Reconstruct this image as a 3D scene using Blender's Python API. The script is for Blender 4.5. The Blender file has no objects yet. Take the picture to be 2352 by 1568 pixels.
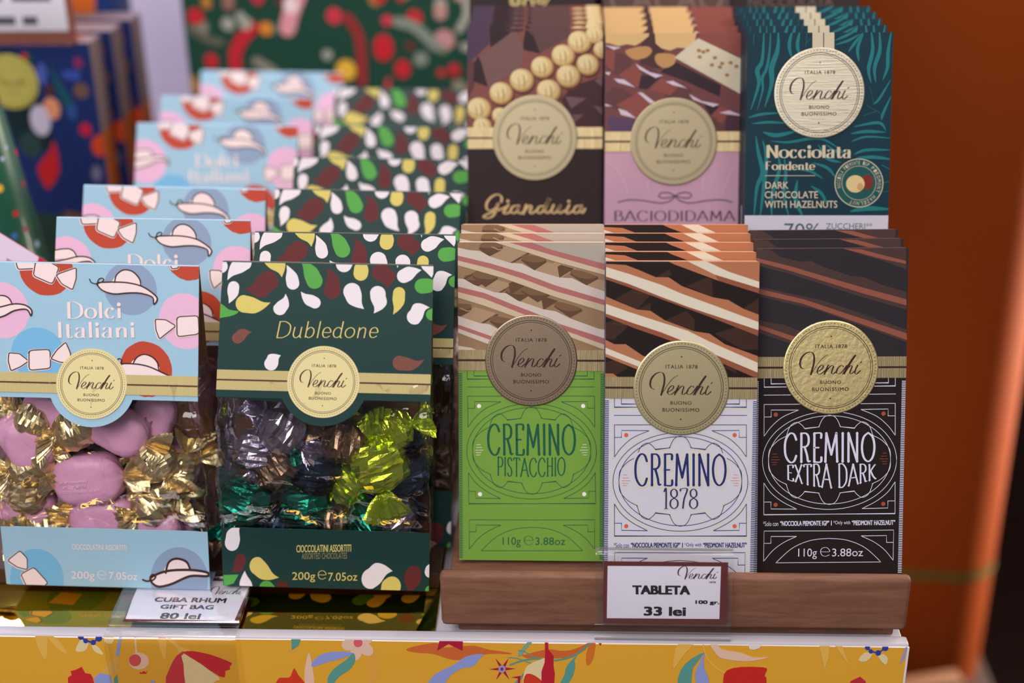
import bpy, bmesh, math, random
from mathutils import Vector, Matrix, noise
from mathutils.geometry import tessellate_polygon
S = bpy.context.scene
COL = S.collection
R = math.radians
PI = math.pi

# ------------------------------------------------------------------ camera
cd = bpy.data.cameras.new('camera')
cam = bpy.data.objects.new('camera', cd)
COL.objects.link(cam)
cd.lens = 50; cd.sensor_width = 36; cd.clip_start = .05; cd.clip_end = 20
cam.matrix_world = (Matrix.Translation((0, -.578, .434)) @ Matrix.Rotation(R(2.5), 4, 'Z')
                    @ Matrix.Rotation(R(90 - 25.4), 4, 'X') @ Matrix.Rotation(R(-.85), 4, 'Z'))
cd.dof.use_dof = True; cd.dof.focus_distance = .708; cd.dof.aperture_fstop = 3.0
S.camera = cam

# ------------------------------------------------------------------ world, lights, exposure
S.view_settings.view_transform = 'Standard'
S.view_settings.look = 'None'
S.view_settings.exposure = 0.07
S.view_settings.gamma = 1
W = bpy.data.worlds.new('shop_ambience'); S.world = W; W.use_nodes = True
W.node_tree.nodes['Background'].inputs[0].default_value = (.80, .76, .86, 1)
W.node_tree.nodes['Background'].inputs[1].default_value = .15

def area(name, loc, target, sx, sy, power, color=(1, 1, 1), shape='RECTANGLE'):
    l = bpy.data.lights.new(name, 'AREA'); l.shape = shape; l.size = sx; l.size_y = sy
    l.energy = power; l.color = color
    o = bpy.data.objects.new(name, l); COL.objects.link(o); o.location = loc
    o.rotation_euler = (Vector(target) - Vector(loc)).to_track_quat('-Z', 'Y').to_euler()
    return o
area('ceiling_or_added_light', (-.5, -1.35, 1.30), (-.06, .05, .06), 1.1, .8, 23.5, (1, .95, .92))
area('ceiling_or_added_light', (.5, -.9, 1.6), (.1, .05, .1), .5, .5, 6, (1, .95, .9))
area('ceiling_or_added_light', (-.45, .10, 1.7), (-.3, .5, .1), .4, .4, 6, (.97, .94, 1))  # added overhead as a back light for the lilac wall
area('added_wall_fill', (-.42, .60, .95), (-.42, .80, .15), .5, .06, 9.5, (.97, .94, 1))  # unseen fill added close to the lilac wall to brighten it
area('ceiling_or_added_light', (.95, .60, .02), (.385, .50, -.1), .14, .6, 7, (1, .88, .70)).data.spread = R(64)  # unseen low side lamp, placed to light the column's rounded right edge
area('ceiling_or_added_light', (.37, .20, .56), (.33, .46, .25), .12, .12, 2.2, (1, .9, .78))  # added just before the column to brighten its upper front
area('ceiling_or_added_light', (-.75, .2, .75), (-.15, .05, .1), .10, .5, 1.0, (.80, .78, 1))  # unseen narrow bluish strip lamp at the left, below the ceiling
for i, (x, y) in enumerate([(-.5, -1.0), (0.05, -1.05), (.45, -.9), (-.2, -.2)]):
    area('spot_light', (x, y, 1.9), (-.05, .05, .1), .06, .06, .9, (1, .92, .82), 'SQUARE')

# ------------------------------------------------------------------ materials
def lin(c):
    c = c / 255
    return c / 12.92 if c <= .04045 else ((c + .055) / 1.055) ** 2.4
GAIN = 1.18
def rgb(c):
    return tuple(min(.9, lin(v) * GAIN) for v in c) + (1,)
MATS = {}
def nodes(m):
    m.use_nodes = True
    return m.node_tree.nodes, m.node_tree.links, m.node_tree.nodes['Principled BSDF']
def mat(name, c, rough=.45, metal=0, spec=.4, bump=0, bscale=900, stretch=(1, 1, 1), coat=0):
    if name in MATS: return MATS[name]
    m = bpy.data.materials.new(name); n, l, b = nodes(m)
    b.inputs['Base Color'].default_value = rgb(c); b.inputs['Roughness'].default_value = rough
    b.inputs['Metallic'].default_value = metal; b.inputs['Specular IOR Level'].default_value = spec
    b.inputs['Coat Weight'].default_value = coat; b.inputs['Coat Roughness'].default_value = .12
    if bump:
        tc = n.new('ShaderNodeTexCoord'); mp = n.new('ShaderNodeMapping'); mp.inputs['Scale'].default_value = stretch
        nz = n.new('ShaderNodeTexNoise'); nz.inputs['Scale'].default_value = bscale; nz.inputs['Detail'].default_value = 3
        bp = n.new('ShaderNodeBump'); bp.inputs['Strength'].default_value = bump; bp.inputs['Distance'].default_value = .001
        l.new(tc.outputs['Object'], mp.inputs['Vector']); l.new(mp.outputs[0], nz.inputs['Vector'])
        l.new(nz.outputs['Fac'], bp.inputs['Height']); l.new(bp.outputs[0], b.inputs['Normal'])
    MATS[name] = m
    return m
DIM = [1.0]
def ink(c, rough=.5, spec=.16):
    c = [int(v * DIM[0]) for v in c]
    k = 'ink_%d_%d_%d' % tuple(c)
    return mat(k, c, rough, 0, spec)

def clear_film(name, tint, lo, hi, rough, bump, bscale):
    m = bpy.data.materials.new(name); n, l, b = nodes(m); n.remove(b)
    out = n['Material Output']
    t = n.new('ShaderNodeBsdfTransparent'); t.inputs[0].default_value = tint + (1,)
    g = n.new('ShaderNodeBsdfGlossy'); g.inputs['Roughness'].default_value = rough; g.inputs[0].default_value = (1, 1, 1, 1)
    lw = n.new('ShaderNodeLayerWeight'); lw.inputs[0].default_value = .35
    mr = n.new('ShaderNodeMapRange'); mr.inputs[3].default_value = lo; mr.inputs[4].default_value = hi
    mx = n.new('ShaderNodeMixShader')
    l.new(lw.outputs['Facing'], mr.inputs[0]); l.new(mr.outputs[0], mx.inputs[0])
    l.new(t.outputs[0], mx.inputs[1]); l.new(g.outputs[0], mx.inputs[2]); l.new(mx.outputs[0], out.inputs[0])
    if bump:
        tc = n.new('ShaderNodeTexCoord')
        nz = n.new('ShaderNodeTexNoise'); nz.inputs['Scale'].default_value = bscale; nz.inputs['Detail'].default_value = 2
        nz.inputs['Distortion'].default_value = 1.2
        bp = n.new('ShaderNodeBump'); bp.inputs['Strength'].default_value = bump; bp.inputs['Distance'].default_value = .004
        l.new(tc.outputs['Object'], nz.inputs['Vector']); l.new(nz.outputs['Fac'], bp.inputs['Height'])
        l.new(bp.outputs[0], g.inputs['Normal']); l.new(bp.outputs[0], lw.inputs['Normal'])
    MATS[name] = m
    return m
FILM = clear_film('cellophane', (.975, .97, .98), .04, .55, .06, .5, 55)
ACRYL = clear_film('clear_acrylic', (1, 1, 1), .012, .4, .03, 0, 1)
ACEDGE = clear_film('acrylic_edge', (.80, .80, .83), .4, .95, .2, 0, 1)

def wood(name, c1, c2, sc=(7, 60, 60)):
    m = bpy.data.materials.new(name); n, l, b = nodes(m)
    tc = n.new('ShaderNodeTexCoord'); mp = n.new('ShaderNodeMapping'); mp.inputs['Scale'].default_value = sc
    nz = n.new('ShaderNodeTexNoise'); nz.inputs['Scale'].default_value = 4; nz.inputs['Detail'].default_value = 8; nz.inputs['Roughness'].default_value = .65
    nz.inputs['Distortion'].default_value = .6
    mp2 = n.new('ShaderNodeMapping'); mp2.inputs['Scale'].default_value = (sc[0] * 6, sc[1] * 9, sc[2] * 9)
    n2 = n.new('ShaderNodeTexNoise'); n2.inputs['Scale'].default_value = 6; n2.inputs['Detail'].default_value = 3
    mx = n.new('ShaderNodeMath'); mx.operation = 'MULTIPLY_ADD'; mx.inputs[1].default_value = .35
    cr = n.new('ShaderNodeValToRGB'); cr.color_ramp.elements[0].position = .45; cr.color_ramp.elements[1].position = .85
    cr.color_ramp.elements[0].color = rgb(c1); cr.color_ramp.elements[1].color = rgb(c2)
    l.new(tc.outputs['Object'], mp.inputs[0]); l.new(mp.outputs[0], nz.inputs['Vector'])
    l.new(tc.outputs['Object'], mp2.inputs[0]); l.new(mp2.outputs[0], n2.inputs['Vector'])
    l.new(n2.outputs['Fac'], mx.inputs[0]); l.new(nz.outputs['Fac'], mx.inputs[2]); l.new(mx.outputs[0], cr.inputs[0])
    l.new(cr.outputs[0], b.inputs['Base Color'])
    bp = n.new('ShaderNodeBump'); bp.inputs['Strength'].default_value = .15; bp.inputs['Distance'].default_value = .0006
    l.new(mx.outputs[0], bp.inputs['Height']); l.new(bp.outputs[0], b.inputs['Normal'])
    b.inputs['Roughness'].default_value = .55; b.inputs['Specular IOR Level'].default_value = .3
    MATS[name] = m
    return m
WOOD = wood('stained_wood', (100, 65, 50), (132, 91, 71))
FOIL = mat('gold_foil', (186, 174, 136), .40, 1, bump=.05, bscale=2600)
FOILG = mat('gold_foil_dim_reflection', (138, 120, 102), .38, 1, bump=.06, bscale=2600)  # same gold foil; its dim, brownish reflection is put into the colour
FOILD = mat('gold_foil_bright_reflection', (218, 200, 144), .44, 1, bump=.16, bscale=480)  # same gold foil; brighter reflection put into the colour, coarser grain its own
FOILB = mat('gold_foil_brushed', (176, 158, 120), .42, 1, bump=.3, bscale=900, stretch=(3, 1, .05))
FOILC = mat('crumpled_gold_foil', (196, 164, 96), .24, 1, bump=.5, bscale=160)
KRAFT = mat('kraft_card', (118, 80, 56), .8, bump=.1, bscale=500)

# ------------------------------------------------------------------ mesh helpers
class MB:
    def __init__(s): s.v = []; s.f = []; s.m = []; s.names = []; s.sm = []
    def mi(s, m):
        if m not in s.names: s.names.append(m)
        return s.names.index(m)
    def face(s, pts, m, smooth=False):
        b = len(s.v); s.v += [tuple(p) for p in pts]; s.f.append(tuple(range(b, b + len(pts)))); s.m.append(s.mi(m)); s.sm.append(smooth)
    def grid(s, P, m, smooth=True, close_u=False, close_v=False):
        b = len(s.v); nu = len(P); nv = len(P[0])
        for row in P: s.v += [tuple(p) for p in row]
        k = s.mi(m)
        for i in range(nu if close_u else nu - 1):
            for j in range(nv if close_v else nv - 1):
                a, c = (i + 1) % nu, (j + 1) % nv
                s.f.append((b + i * nv + j, b + a * nv + j, b + a * nv + c, b + i * nv + c)); s.m.append(k); s.sm.append(smooth)
    def box(s, x0, x1, y0, y1, z0, z1, m, r=0, M=None, seg=2):
        bm = bmesh.new(); bmesh.ops.create_cube(bm, size=1)
        bmesh.ops.scale(bm, vec=(x1 - x0, y1 - y0, z1 - z0), verts=bm.verts)
        if r: bmesh.ops.bevel(bm, geom=bm.edges[:], offset=r, segments=seg, affect='EDGES', profile=.5)
        bmesh.ops.translate(bm, vec=((x0 + x1) / 2, (y0 + y1) / 2, (z0 + z1) / 2), verts=bm.verts)
        s.bm(bm, m, M, bool(r))
    def bm(s, bm, m, M=None, smooth=False):
        b = len(s.v); k = s.mi(m); bm.verts.index_update()
        for v in bm.verts: s.v.append(tuple(M @ v.co if M else v.co))
        for f in bm.faces: s.f.append(tuple(b + v.index for v in f.verts)); s.m.append(k); s.sm.append(smooth)
        bm.free()
    def tube(s, pts, rad, m, n=8, closed=False):
        P = []; N = len(pts); pts = [Vector(p) for p in pts]
        for i, p in enumerate(pts):
            d = (pts[min(i + 1, N - 1)] - pts[max(i - 1, 0)]).normalized()
            a = d.cross(Vector((0, 0, 1)))
            if a.length < .1: a = d.cross(Vector((0, 1, 0)))
            a.normalize(); c = d.cross(a)
            P.append([p + (a * math.cos(t) + c * math.sin(t)) * rad for t in [2 * PI * k / n for k in range(n)]])
        s.grid(P, m, True, False, True)
    def build(s, name, parent=None, loc=None):
        me = bpy.data.meshes.new(name); me.from_pydata(s.v, [], s.f)
        for m in s.names: me.materials.append(m)
        me.polygons.foreach_set('material_index', s.m); me.polygons.foreach_set('use_smooth', s.sm); me.update()
        o = bpy.data.objects.new(name, me); COL.objects.link(o)
        if parent: o.parent = parent
        if loc: o.location = loc
        return o
def tag(o, label=None, cat=None, group=None, kind=None):
    if label: o['label'] = label
    if cat: o['category'] = cat
    if group: o['group'] = group
    if kind: o['kind'] = kind
    return o
def empty(name, loc=(0, 0, 0)):
    o = bpy.data.objects.new(name, None); COL.objects.link(o); o.location = loc; o.empty_display_size = .02
    return o
def copy_tree(o, parent=None):
    c = o.copy(); COL.objects.link(c)
    if parent: c.parent = parent
    for ch in list(o.children): copy_tree(ch, c)
    return c

# ------------------------------------------------------------------ flat printing: shapes drawn in a design frame, mapped to the panel in metres
def homography(src, dst):
    A = []; B = []
    for (x, y), (u, v) in zip(src, dst):
        A.append([x, y, 1, 0, 0, 0, -u * x, -u * y]); B.append(u)
        A.append([0, 0, 0, x, y, 1, -v * x, -v * y]); B.append(v)
    n = 8
    for i in range(n):
        p = max(range(i, n), key=lambda r: abs(A[r][i])); A[i], A[p] = A[p], A[i]; B[i], B[p] = B[p], B[i]
        for r in range(n):
            if r != i:
                f = A[r][i] / A[i][i]
                for c in range(i, n): A[r][c] -= f * A[i][c]
                B[r] -= f * B[i]
    h = [B[i] / A[i][i] for i in range(n)]
    return lambda p: ((h[0] * p[0] + h[1] * p[1] + h[2]) / (h[6] * p[0] + h[7] * p[1] + 1), (h[3] * p[0] + h[4] * p[1] + h[5]) / (h[6] * p[0] + h[7] * p[1] + 1))
def crop(x0, y0, s): return lambda p: (x0 + p[0] / s, y0 + p[1] / s)
def chain(*fs):
    def f(p):
        for g in fs: p = g(p)
        return p
    return f
def smooth(pts, n=6, closed=False):
    N = len(pts)
    if N < 3: return list(pts)
    out = []
    for i in range(N if closed else N - 1):
        g = (lambda k: pts[k % N]) if closed else (lambda k: pts[max(0, min(N - 1, k))])
        a, b, c, d = g(i - 1), g(i), g(i + 1), g(i + 2)
        for k in range(n):
            t = k / n
            out.append(tuple(.5 * (2 * b[j] + (c[j] - a[j]) * t + (2 * a[j] - 5 * b[j] + 4 * c[j] - d[j]) * t * t + (3 * b[j] - a[j] - 3 * c[j] + d[j]) * t ** 3) for j in (0, 1)))
    if not closed: out.append(tuple(pts[-1]))
    return out
GLYPH = {}
def glyphs(txt, bold=0, shear=0, space=1.0):
    k = (txt, bold, shear, space)
    if k in GLYPH: return GLYPH[k]
    c = bpy.data.curves.new('t', 'FONT'); c.body = txt; c.resolution_u = 3; c.offset = bold; c.shear = shear; c.space_character = space
    o = bpy.data.objects.new('t', c); COL.objects.link(o)
    dg = bpy.context.evaluated_depsgraph_get(); e = o.evaluated_get(dg); me = e.to_mesh()
    me.calc_loop_triangles()
    tr = [[tuple(me.vertices[i].co[:2]) for i in t.vertices] for t in me.loop_triangles]
    e.to_mesh_clear(); bpy.data.objects.remove(o); bpy.data.curves.remove(c)
    xs = [p[0] for t in tr for p in t]; ys = [p[1] for t in tr for p in t]
    x0, x1, y0, y1 = min(xs), max(xs), min(ys), max(ys)
    GLYPH[k] = [[((p[0] - x0) / (x1 - x0), (p[1] - y0) / (y1 - y0)) for p in t] for t in tr]
    return GLYPH[k]

class Art:
    """Ink shapes on a panel; each new layer() lies a hair above the one before."""
    def __init__(s, w, h, clip=True, u0=0, v0=0):
        s.w, s.h, s.t, s.L, s.H, s.n, s.last, s.k = w, h, [], 1, (lambda p: p), 0, None, 0; s.clip = (u0, v0, u0 + w, v0 + h) if clip else None
    def layer(s): s.L += 1; return s
    def raw(s, tris, m, H=None):
        H = H or s.H
        if m is not s.last: s.n += 1; s.last = m
        s.k += 1; sub = .017 * (s.k % 7)
        for t in tris:
            q = [H(p) for p in t]
            if s.clip: q = s._clip(q)
            if len(q) >= 3: s.t.append((q, m, s.L + s.n * .12 + sub))
    def _clip(s, q):
        x0, y0, x1, y1 = s.clip
        for ax, lim, sg in ((0, x0, 1), (0, x1, -1), (1, y0, 1), (1, y1, -1)):
            o = []
            for i in range(len(q)):
                a, b = q[i - 1], q[i]; da, db = (a[ax] - lim) * sg, (b[ax] - lim) * sg
                if (da >= 0) != (db >= 0):
                    t = da / (da - db); o.append((a[0] + (b[0] - a[0]) * t, a[1] + (b[1] - a[1]) * t))
                if db >= 0: o.append(b)
            q = o
            if not q: break
        return q
    def poly(s, pts, m, sm=0):
        if sm: pts = smooth(pts, sm, True)
        tri = tessellate_polygon([[Vector((p[0], p[1], 0)) for p in pts]])
        s.raw([[pts[i] for i in t] for t in tri], m)
        return s
    def ell(s, x, y, rx, ry, m, rot=0, n=28):
        c, si = math.cos(R(rot)), math.sin(R(rot)); P = []
        for k in range(n):
            a = 2 * PI * k / n; ux, uy = rx * math.cos(a), ry * math.sin(a); P.append((x + ux * c - uy * si, y + ux * si + uy * c))
        s.raw([[P[0], P[k], P[k + 1]] for k in range(1, n - 1)], m)
        return s
    def blob(s, x, y, r, m, j=.02, n=40, seed=1, ry=None):
        rd = random.Random(seed)
        return s.poly([(x + r * (1 + rd.uniform(-j, j)) * math.cos(2 * PI * k / n), y + (ry or r) * (1 + rd.uniform(-j, j)) * math.sin(2 * PI * k / n)) for k in range(n)], m)
    def line(s, pts, w, m, sm=0, closed=False, nib=None, taper=False, cap=True):
        if sm: pts = smooth(pts, sm, closed)
        if closed: pts = list(pts) + [pts[0], pts[1]]
        N = len(pts); Q = []
        for i in range(N):
            a, b = pts[max(0, i - 1)], pts[min(N - 1, i + 1)]
            dx, dy = b[0] - a[0], b[1] - a[1]; L = math.hypot(dx, dy) or 1; nx, ny = -dy / L, dx / L
            if 0 < i < N - 1:
                d1 = (pts[i][0] - a[0], pts[i][1] - a[1]); l1 = math.hypot(*d1) or 1
                cs = abs(nx * (-d1[1] / l1) + ny * (d1[0] / l1)); k = 1 / max(.5, cs)
            else: k = 1
            ww = w
            if nib: lo, hi, ang = nib; ww = lo + (hi - lo) * abs(nx * math.cos(R(ang)) + ny * math.sin(R(ang))) ** 1.6
            if taper: ww = w * (.12 + .88 * math.sin(PI * min(1, max(0, i / (N - 1)))))
            h = ww / 2 * k; Q.append(((pts[i][0] + nx * h, pts[i][1] + ny * h), (pts[i][0] - nx * h, pts[i][1] - ny * h), ww))
        T = []
        for (a, b, _), (c, d, _) in zip(Q, Q[1:]): T += [[a, b, d], [a, d, c]]
        s.raw(T, m)
        if cap and not closed and not taper:
            for i in (0, -1): s.ell(pts[i][0], pts[i][1], Q[i][2] / 2, Q[i][2] / 2, m, n=8)
        return s
    def ring(s, x, y, r0, r1, m, n=72, ry=None):
        P = [(math.cos(2 * PI * k / n), math.sin(2 * PI * k / n)) for k in range(n + 1)]; T = []
        for a, b in zip(P, P[1:]):
            A, B, C_, D = [(x + r * q[0], y + r * q[1]) for q in (a, b) for r in (r0, r1)]
            T += [[A, B, D], [A, D, C_]]
        s.raw(T, m)
        return s
    def text(s, txt, box, m, bold=0, shear=0, space=1.0):
        """box = (x0, y_top, x1, y_bottom) in the design frame, or four corners TL, TR, BR, BL."""
        if len(box) == 4 and not hasattr(box[0], '__len__'):
            x0, y0, x1, y1 = box; box = ((x0, y0), (x1, y0), (x1, y1), (x0, y1))
        a, b, c, d = box
        f = lambda p: tuple((a[i] * (1 - p[0]) + b[i] * p[0]) * p[1] + (d[i] * (1 - p[0]) + c[i] * p[0]) * (1 - p[1]) for i in (0, 1))
        G = glyphs(txt, 0, shear, space); hh = math.hypot(a[0] - d[0], a[1] - d[1]); ww = math.hypot(b[0] - a[0], b[1] - a[1])
        q = bold * hh; kx, ky = 1 - 2 * q / ww, 1 - 1.2 * bold          # a heavier face: the glyphs drawn over themselves, nudged
        for dx in ((0,) if not bold else (-q, 0, q)):
            for dy in ((0,) if not bold else (-.6 * q, .6 * q)):
                s.raw([[(lambda r: (r[0] + dx, r[1] + dy))(f((.5 + (p[0] - .5) * kx, .5 + (p[1] - .5) * ky))) for p in t] for t in G], m)
        return s
    def put(s, mb, fn, eps=2.2e-5):
        for q, m, L in s.t: mb.face([fn(p[0], p[1], L * eps) for p in q], m)

# a skeleton alphabet: strokes in a box 0..w by 0..1 (y up), drawn with a broad pen
SK = {
 'A': (.8, [[(0, 0), (.4, 1)], [(.4, 1), (.8, 0)], [(.16, .35), (.64, .35)]]),
 'B': (.65, [[(.1, 0), (.1, 1)], [(.1, 1), (.35, 1), (.52, .9), (.52, .65), (.35, .54), (.1, .54)], [(.35, .54), (.6, .45), (.62, .15), (.4, 0), (.1, 0)]]),
 'C': (.8, [[(.74, .78), (.6, .97), (.35, 1), (.1, .8), (.03, .5), (.1, .2), (.35, 0), (.6, .03), (.74, .22)]]),
 'D': (.78, [[(.1, 0), (.1, 1)], [(.1, 1), (.4, 1), (.68, .8), (.74, .5), (.68, .2), (.4, 0), (.1, 0)]]),
 'E': (.55, [[(.1, 0), (.1, 1)], [(.1, 1), (.5, 1), (.52, .84)], [(.1, .5), (.38, .5)], [(.1, 0), (.5, 0), (.54, .16)]]),
 'F': (.55, [[(.1, 0), (.1, 1)], [(.1, 1), (.52, 1)], [(.1, .52), (.4, .52)]]),
 'H': (.7, [[(.1, 0), (.1, 1)], [(.6, 0), (.6, 1)], [(.1, .55), (.6, .55)]]),
 'I': (.2, [[(.1, 0), (.1, 1)]]),
 'K': (.65, [[(.1, 0), (.1, 1)], [(.58, 1), (.12, .5)], [(.22, .58), (.4, .25), (.62, 0)]]),
 'M': (.9, [[(.08, 0), (.14, 1)], [(.14, 1), (.45, .25)], [(.45, .25), (.76, 1)], [(.76, 1), (.82, 0)]]),
 'N': (.75, [[(.1, 0), (.1, 1)], [(.1, 1), (.64, 0)], [(.64, 0), (.64, 1)]]),
 'O': (.85, [[(.42, 1), (.14, .85), (.03, .5), (.14, .15), (.42, 0), (.7, .15), (.81, .5), (.7, .85), (.42, 1)]]),
 'P': (.6, [[(.1, 0), (.1, 1)], [(.1, 1), (.38, 1), (.55, .88), (.55, .62), (.38, .48), (.1, .48)]]),
 'R': (.65, [[(.1, 0), (.1, 1)], [(.1, 1), (.38, 1), (.54, .88), (.54, .65), (.36, .53), (.1, .53)], [(.3, .53), (.45, .25), (.52, .03), (.64, .03)]]),
 'S': (.55, [[(.48, .85), (.35, 1), (.15, .98), (.06, .8), (.15, .6), (.4, .42), (.48, .2), (.38, .02), (.16, 0), (.04, .15)]]),
 'T': (.65, [[(.32, 0), (.32, 1)], [(.02, .9), (.05, 1), (.6, 1), (.63, .9)]]),
 'X': (.65, [[(.04, 1), (.6, 0)], [(.58, 1), (.05, 0)]]),
 '1': (.35, [[(.05, .85), (.2, 1), (.2, 0)], [(.05, 0), (.34, 0)]]),
 '7': (.55, [[(.05, .88), (.05, 1), (.52, 1), (.3, .5), (.2, 0)]]),
 '8': (.6, [[(.3, .54), (.1, .66), (.08, .88), (.3, 1), (.5, .88), (.5, .66), (.3, .54), (.06, .4), (.04, .14), (.3, 0), (.55, .14), (.54, .4), (.3, .54)]]),
 'a': (.5, [[(.06, .5), (.15, .62), (.32, .62), (.38, .5), (.38, .1), (.48, 0)], [(.38, .38), (.15, .33), (.04, .17), (.13, .01), (.28, .02), (.38, .14)]]),
 'b': (.55, [[(.08, 1), (.08, .03)], [(.08, .45), (.25, .64), (.44, .55), (.5, .32), (.42, .08), (.24, 0), (.08, .12)]]),
 'c': (.48, [[(.42, .5), (.3, .63), (.14, .58), (.04, .32), (.14, .05), (.28, 0), (.44, .12)]]),
 'd': (.55, [[(.45, 1), (.45, .08), (.53, .0)], [(.45, .5), (.28, .64), (.1, .55), (.03, .32), (.1, .08), (.28, 0), (.45, .14)]]),
 'e': (.5, [[(.06, .33), (.45, .33), (.4, .55), (.26, .64), (.1, .56), (.04, .32), (.12, .07), (.28, 0), (.45, .1)]]),
 'i': (.2, [[(.1, 0), (.1, .62)], [(.1, .84), (.1, .86)]]),
 'l': (.2, [[(.1, 0), (.1, 1)]]),
 'n': (.58, [[(.1, 0), (.1, .62)], [(.1, .42), (.25, .62), (.4, .6), (.46, .45), (.46, 0)]]),
 'o': (.56, [[(.28, .64), (.1, .54), (.03, .32), (.1, .1), (.28, 0), (.46, .1), (.53, .32), (.46, .54), (.28, .64)]]),
 't': (.36, [[(.16, .86), (.16, .14), (.24, 0), (.36, .08)], [(.02, .62), (.34, .62)]]),
 'u': (.58, [[(.09, .64), (.08, .18), (.2, 0), (.34, .03), (.46, .2)], [(.46, .64), (.46, .08), (.54, 0)]]),
 ' ': (.35, []),
}
NOSER = set('OCSo08ec')
def letter_text(art, txt, box, m, thick=.1, thin=.03, serif=.0, gap=.12, shear=0, arch=None, ser_th=None):
    """Draw txt with the pen alphabet into box (x0, y_top, x1, y_bottom)."""
    tot = sum(SK[c][0] for c in txt) + gap * (len(txt) - 1)
    x0, y0, x1, y1 = box; hh = y1 - y0; sx = (x1 - x0) / tot
    low = all(c in 'aceimnorsuvxz' for c in txt)
    keep = art.H; x = 0; asp = sx / hh
    for c in txt:
        w, st = SK[c]
        def F(p, x=x):
            px = x0 + (x + p[0] / asp * 1.0) * sx if False else x0 + x * sx + p[0]
            py = p[1]
            if shear: px += shear * (y1 - py)
            if arch: px, py = arch(px, py)
            return keep((px, py))
        art.H = F
        for s in st:
            P = [(p[0] * sx, y1 - p[1] * hh) for p in s]
            if len(P) > 2: P = smooth(P, 5)
            elif arch: P = [(P[0][0] + (P[1][0] - P[0][0]) * k / 6, P[0][1] + (P[1][1] - P[0][1]) * k / 6) for k in range(7)]
            art.line(P, 0, m, nib=(thin * hh, thick * hh, 0), cap=(thin > thick * .5))
        if c == 'i': art.ell(.1 * sx, y1 - .85 * hh, thick * hh * .62, thick * hh * .62, m, n=12)
        if serif and c not in NOSER and c not in 'CS ':
            t = (ser_th or max(thin, .025)) * hh
            ends = []
            for s in st:
                if c in 'aed': continue
                for e, o in ((s[0], s[1]), (s[-1], s[-2])):
                    if abs(e[1] - o[1]) > abs(e[0] - o[0]) * .6 and (e[1] < .02 or e[1] > .58) and abs(e[1] - o[1]) > .18: ends.append(e)
            for e in ends:
                if c in 'BDPRTE' and e[1] == 1 and False: continue
                yy = y1 - e[1] * hh + (-t / 2 if e[1] < .02 else t / 2)
                if e[1] > .02 and c in 'bdlniu': xa, xb = e[0] * sx - serif * hh, e[0] * sx
                else: xa, xb = e[0] * sx - serif * hh, e[0] * sx + serif * hh
                art.poly([(xa, yy - t / 2), (xb, yy - t / 2), (xb, yy + t / 2), (xa, yy + t / 2)], m)
        x += w + gap
    art.H = keep

# the script wordmark, traced once: unit = radius of the round seal, y down
def vm(p): return ((p[0] - 648) / 362, (p[1] - 1148) / 362)
MARK = [
 ([(446, 1158), (424, 1148), (414, 1118), (424, 1075), (452, 1042), (484, 1028), (508, 1034), (520, 1062), (520, 1110), (508, 1160), (498, 1200)], 5, 17),
 ([(498, 1202), (520, 1165), (550, 1118), (585, 1075), (622, 1051)], 4, 6),
 ([(541, 1180), (566, 1170), (588, 1150), (590, 1132), (576, 1130), (556, 1150), (546, 1178), (554, 1196), (574, 1196), (604, 1172)], 4, 12),
 ([(604, 1172), (628, 1130)], 4, 6), ([(630, 1130), (612, 1165), (600, 1198)], 5, 14),
 ([(602, 1192), (632, 1152), (656, 1132), (668, 1140), (658, 1172), (656, 1194), (672, 1194), (700, 1168)], 4, 13),
 ([(742, 1142), (734, 1131), (716, 1138), (696, 1164), (692, 1188), (706, 1197), (732, 1184), (770, 1132)], 4, 12),
 ([(740, 1198), (768, 1150), (800, 1095), (828, 1056), (832, 1060), (806, 1100), (772, 1158), (752, 1198)], 5, 11),
 ([(752, 1194), (778, 1152), (800, 1134), (810, 1142), (798, 1170), (794, 1192), (806, 1196), (830, 1176)], 4, 13),
 ([(852, 1132), (836, 1164), (832, 1190), (844, 1198), (872, 1174)], 4, 13),
 ([(872, 1112), (882, 1104)], 7, 9)]
def wordmark(art, f, m, k=1.0):
    keep = art.H; art.H = chain(f, keep)
    for pts, lo, hi in MARK:
        P = smooth([vm(p) for p in pts], 5)
        art.line(P, 0, m, nib=(lo * k / 362, hi * k / 362, 12))
    art.H = keep
def seal_art(art, f, m, mark=1.0, dots=84):
    """ring lines, dots and writing of the round seal; f maps (unit radius, y down) to the design frame"""
    keep = art.H; art.H = chain(f, keep)
    art.ring(0, 0, .868, .882, m); art.ring(0, 0, .83, .841, m)
    for k in range(dots):
        a = 2 * PI * k / dots; art.ell(.935 * math.cos(a), .935 * math.sin(a), .011, .011, m, n=6)
    art.ell(0, -.66, .017, .017, m, n=10); art.ell(0, .66, .017, .017, m, n=10)
    art.text('ITALIA 1878', (-.33, -.49, .335, -.41), m, bold=.02, space=1.15)
    art.text('BUONO', (-.22, .275, .22, .35), m, bold=.02, space=1.15)
    art.text('BUONISSIMO', (-.385, .42, .385, .50), m, bold=.02, space=1.15)
    art.H = keep
    wordmark(art, f, m, mark)
DARK = ink((52, 34, 32))

# ------------------------------------------------------------------ the setting
def slab(name, x0, x1, y0, y1, z0, z1, m, r=0):
    b = MB(); b.box(x0, x1, y0, y1, z0, z1, m, r)
    return tag(b.build(name), kind='structure')
LILAC = mat('lilac_paint', (190, 178, 202), .7, bump=.05, bscale=60)
MAROON = mat('dark_maroon_paint', (40, 16, 13), .8)
slab('floor', -2.2, 2.2, -1.6, 2.2, -.93, -.9, mat('brown_floor', (44, 22, 16), .6))
slab('wall_back', -1.5, .02, .80, .83, -.9, .95, LILAC)
slab('wall_right', .02, 2.2, 1.55, 1.6, -.9, 1.2, MAROON)

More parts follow.
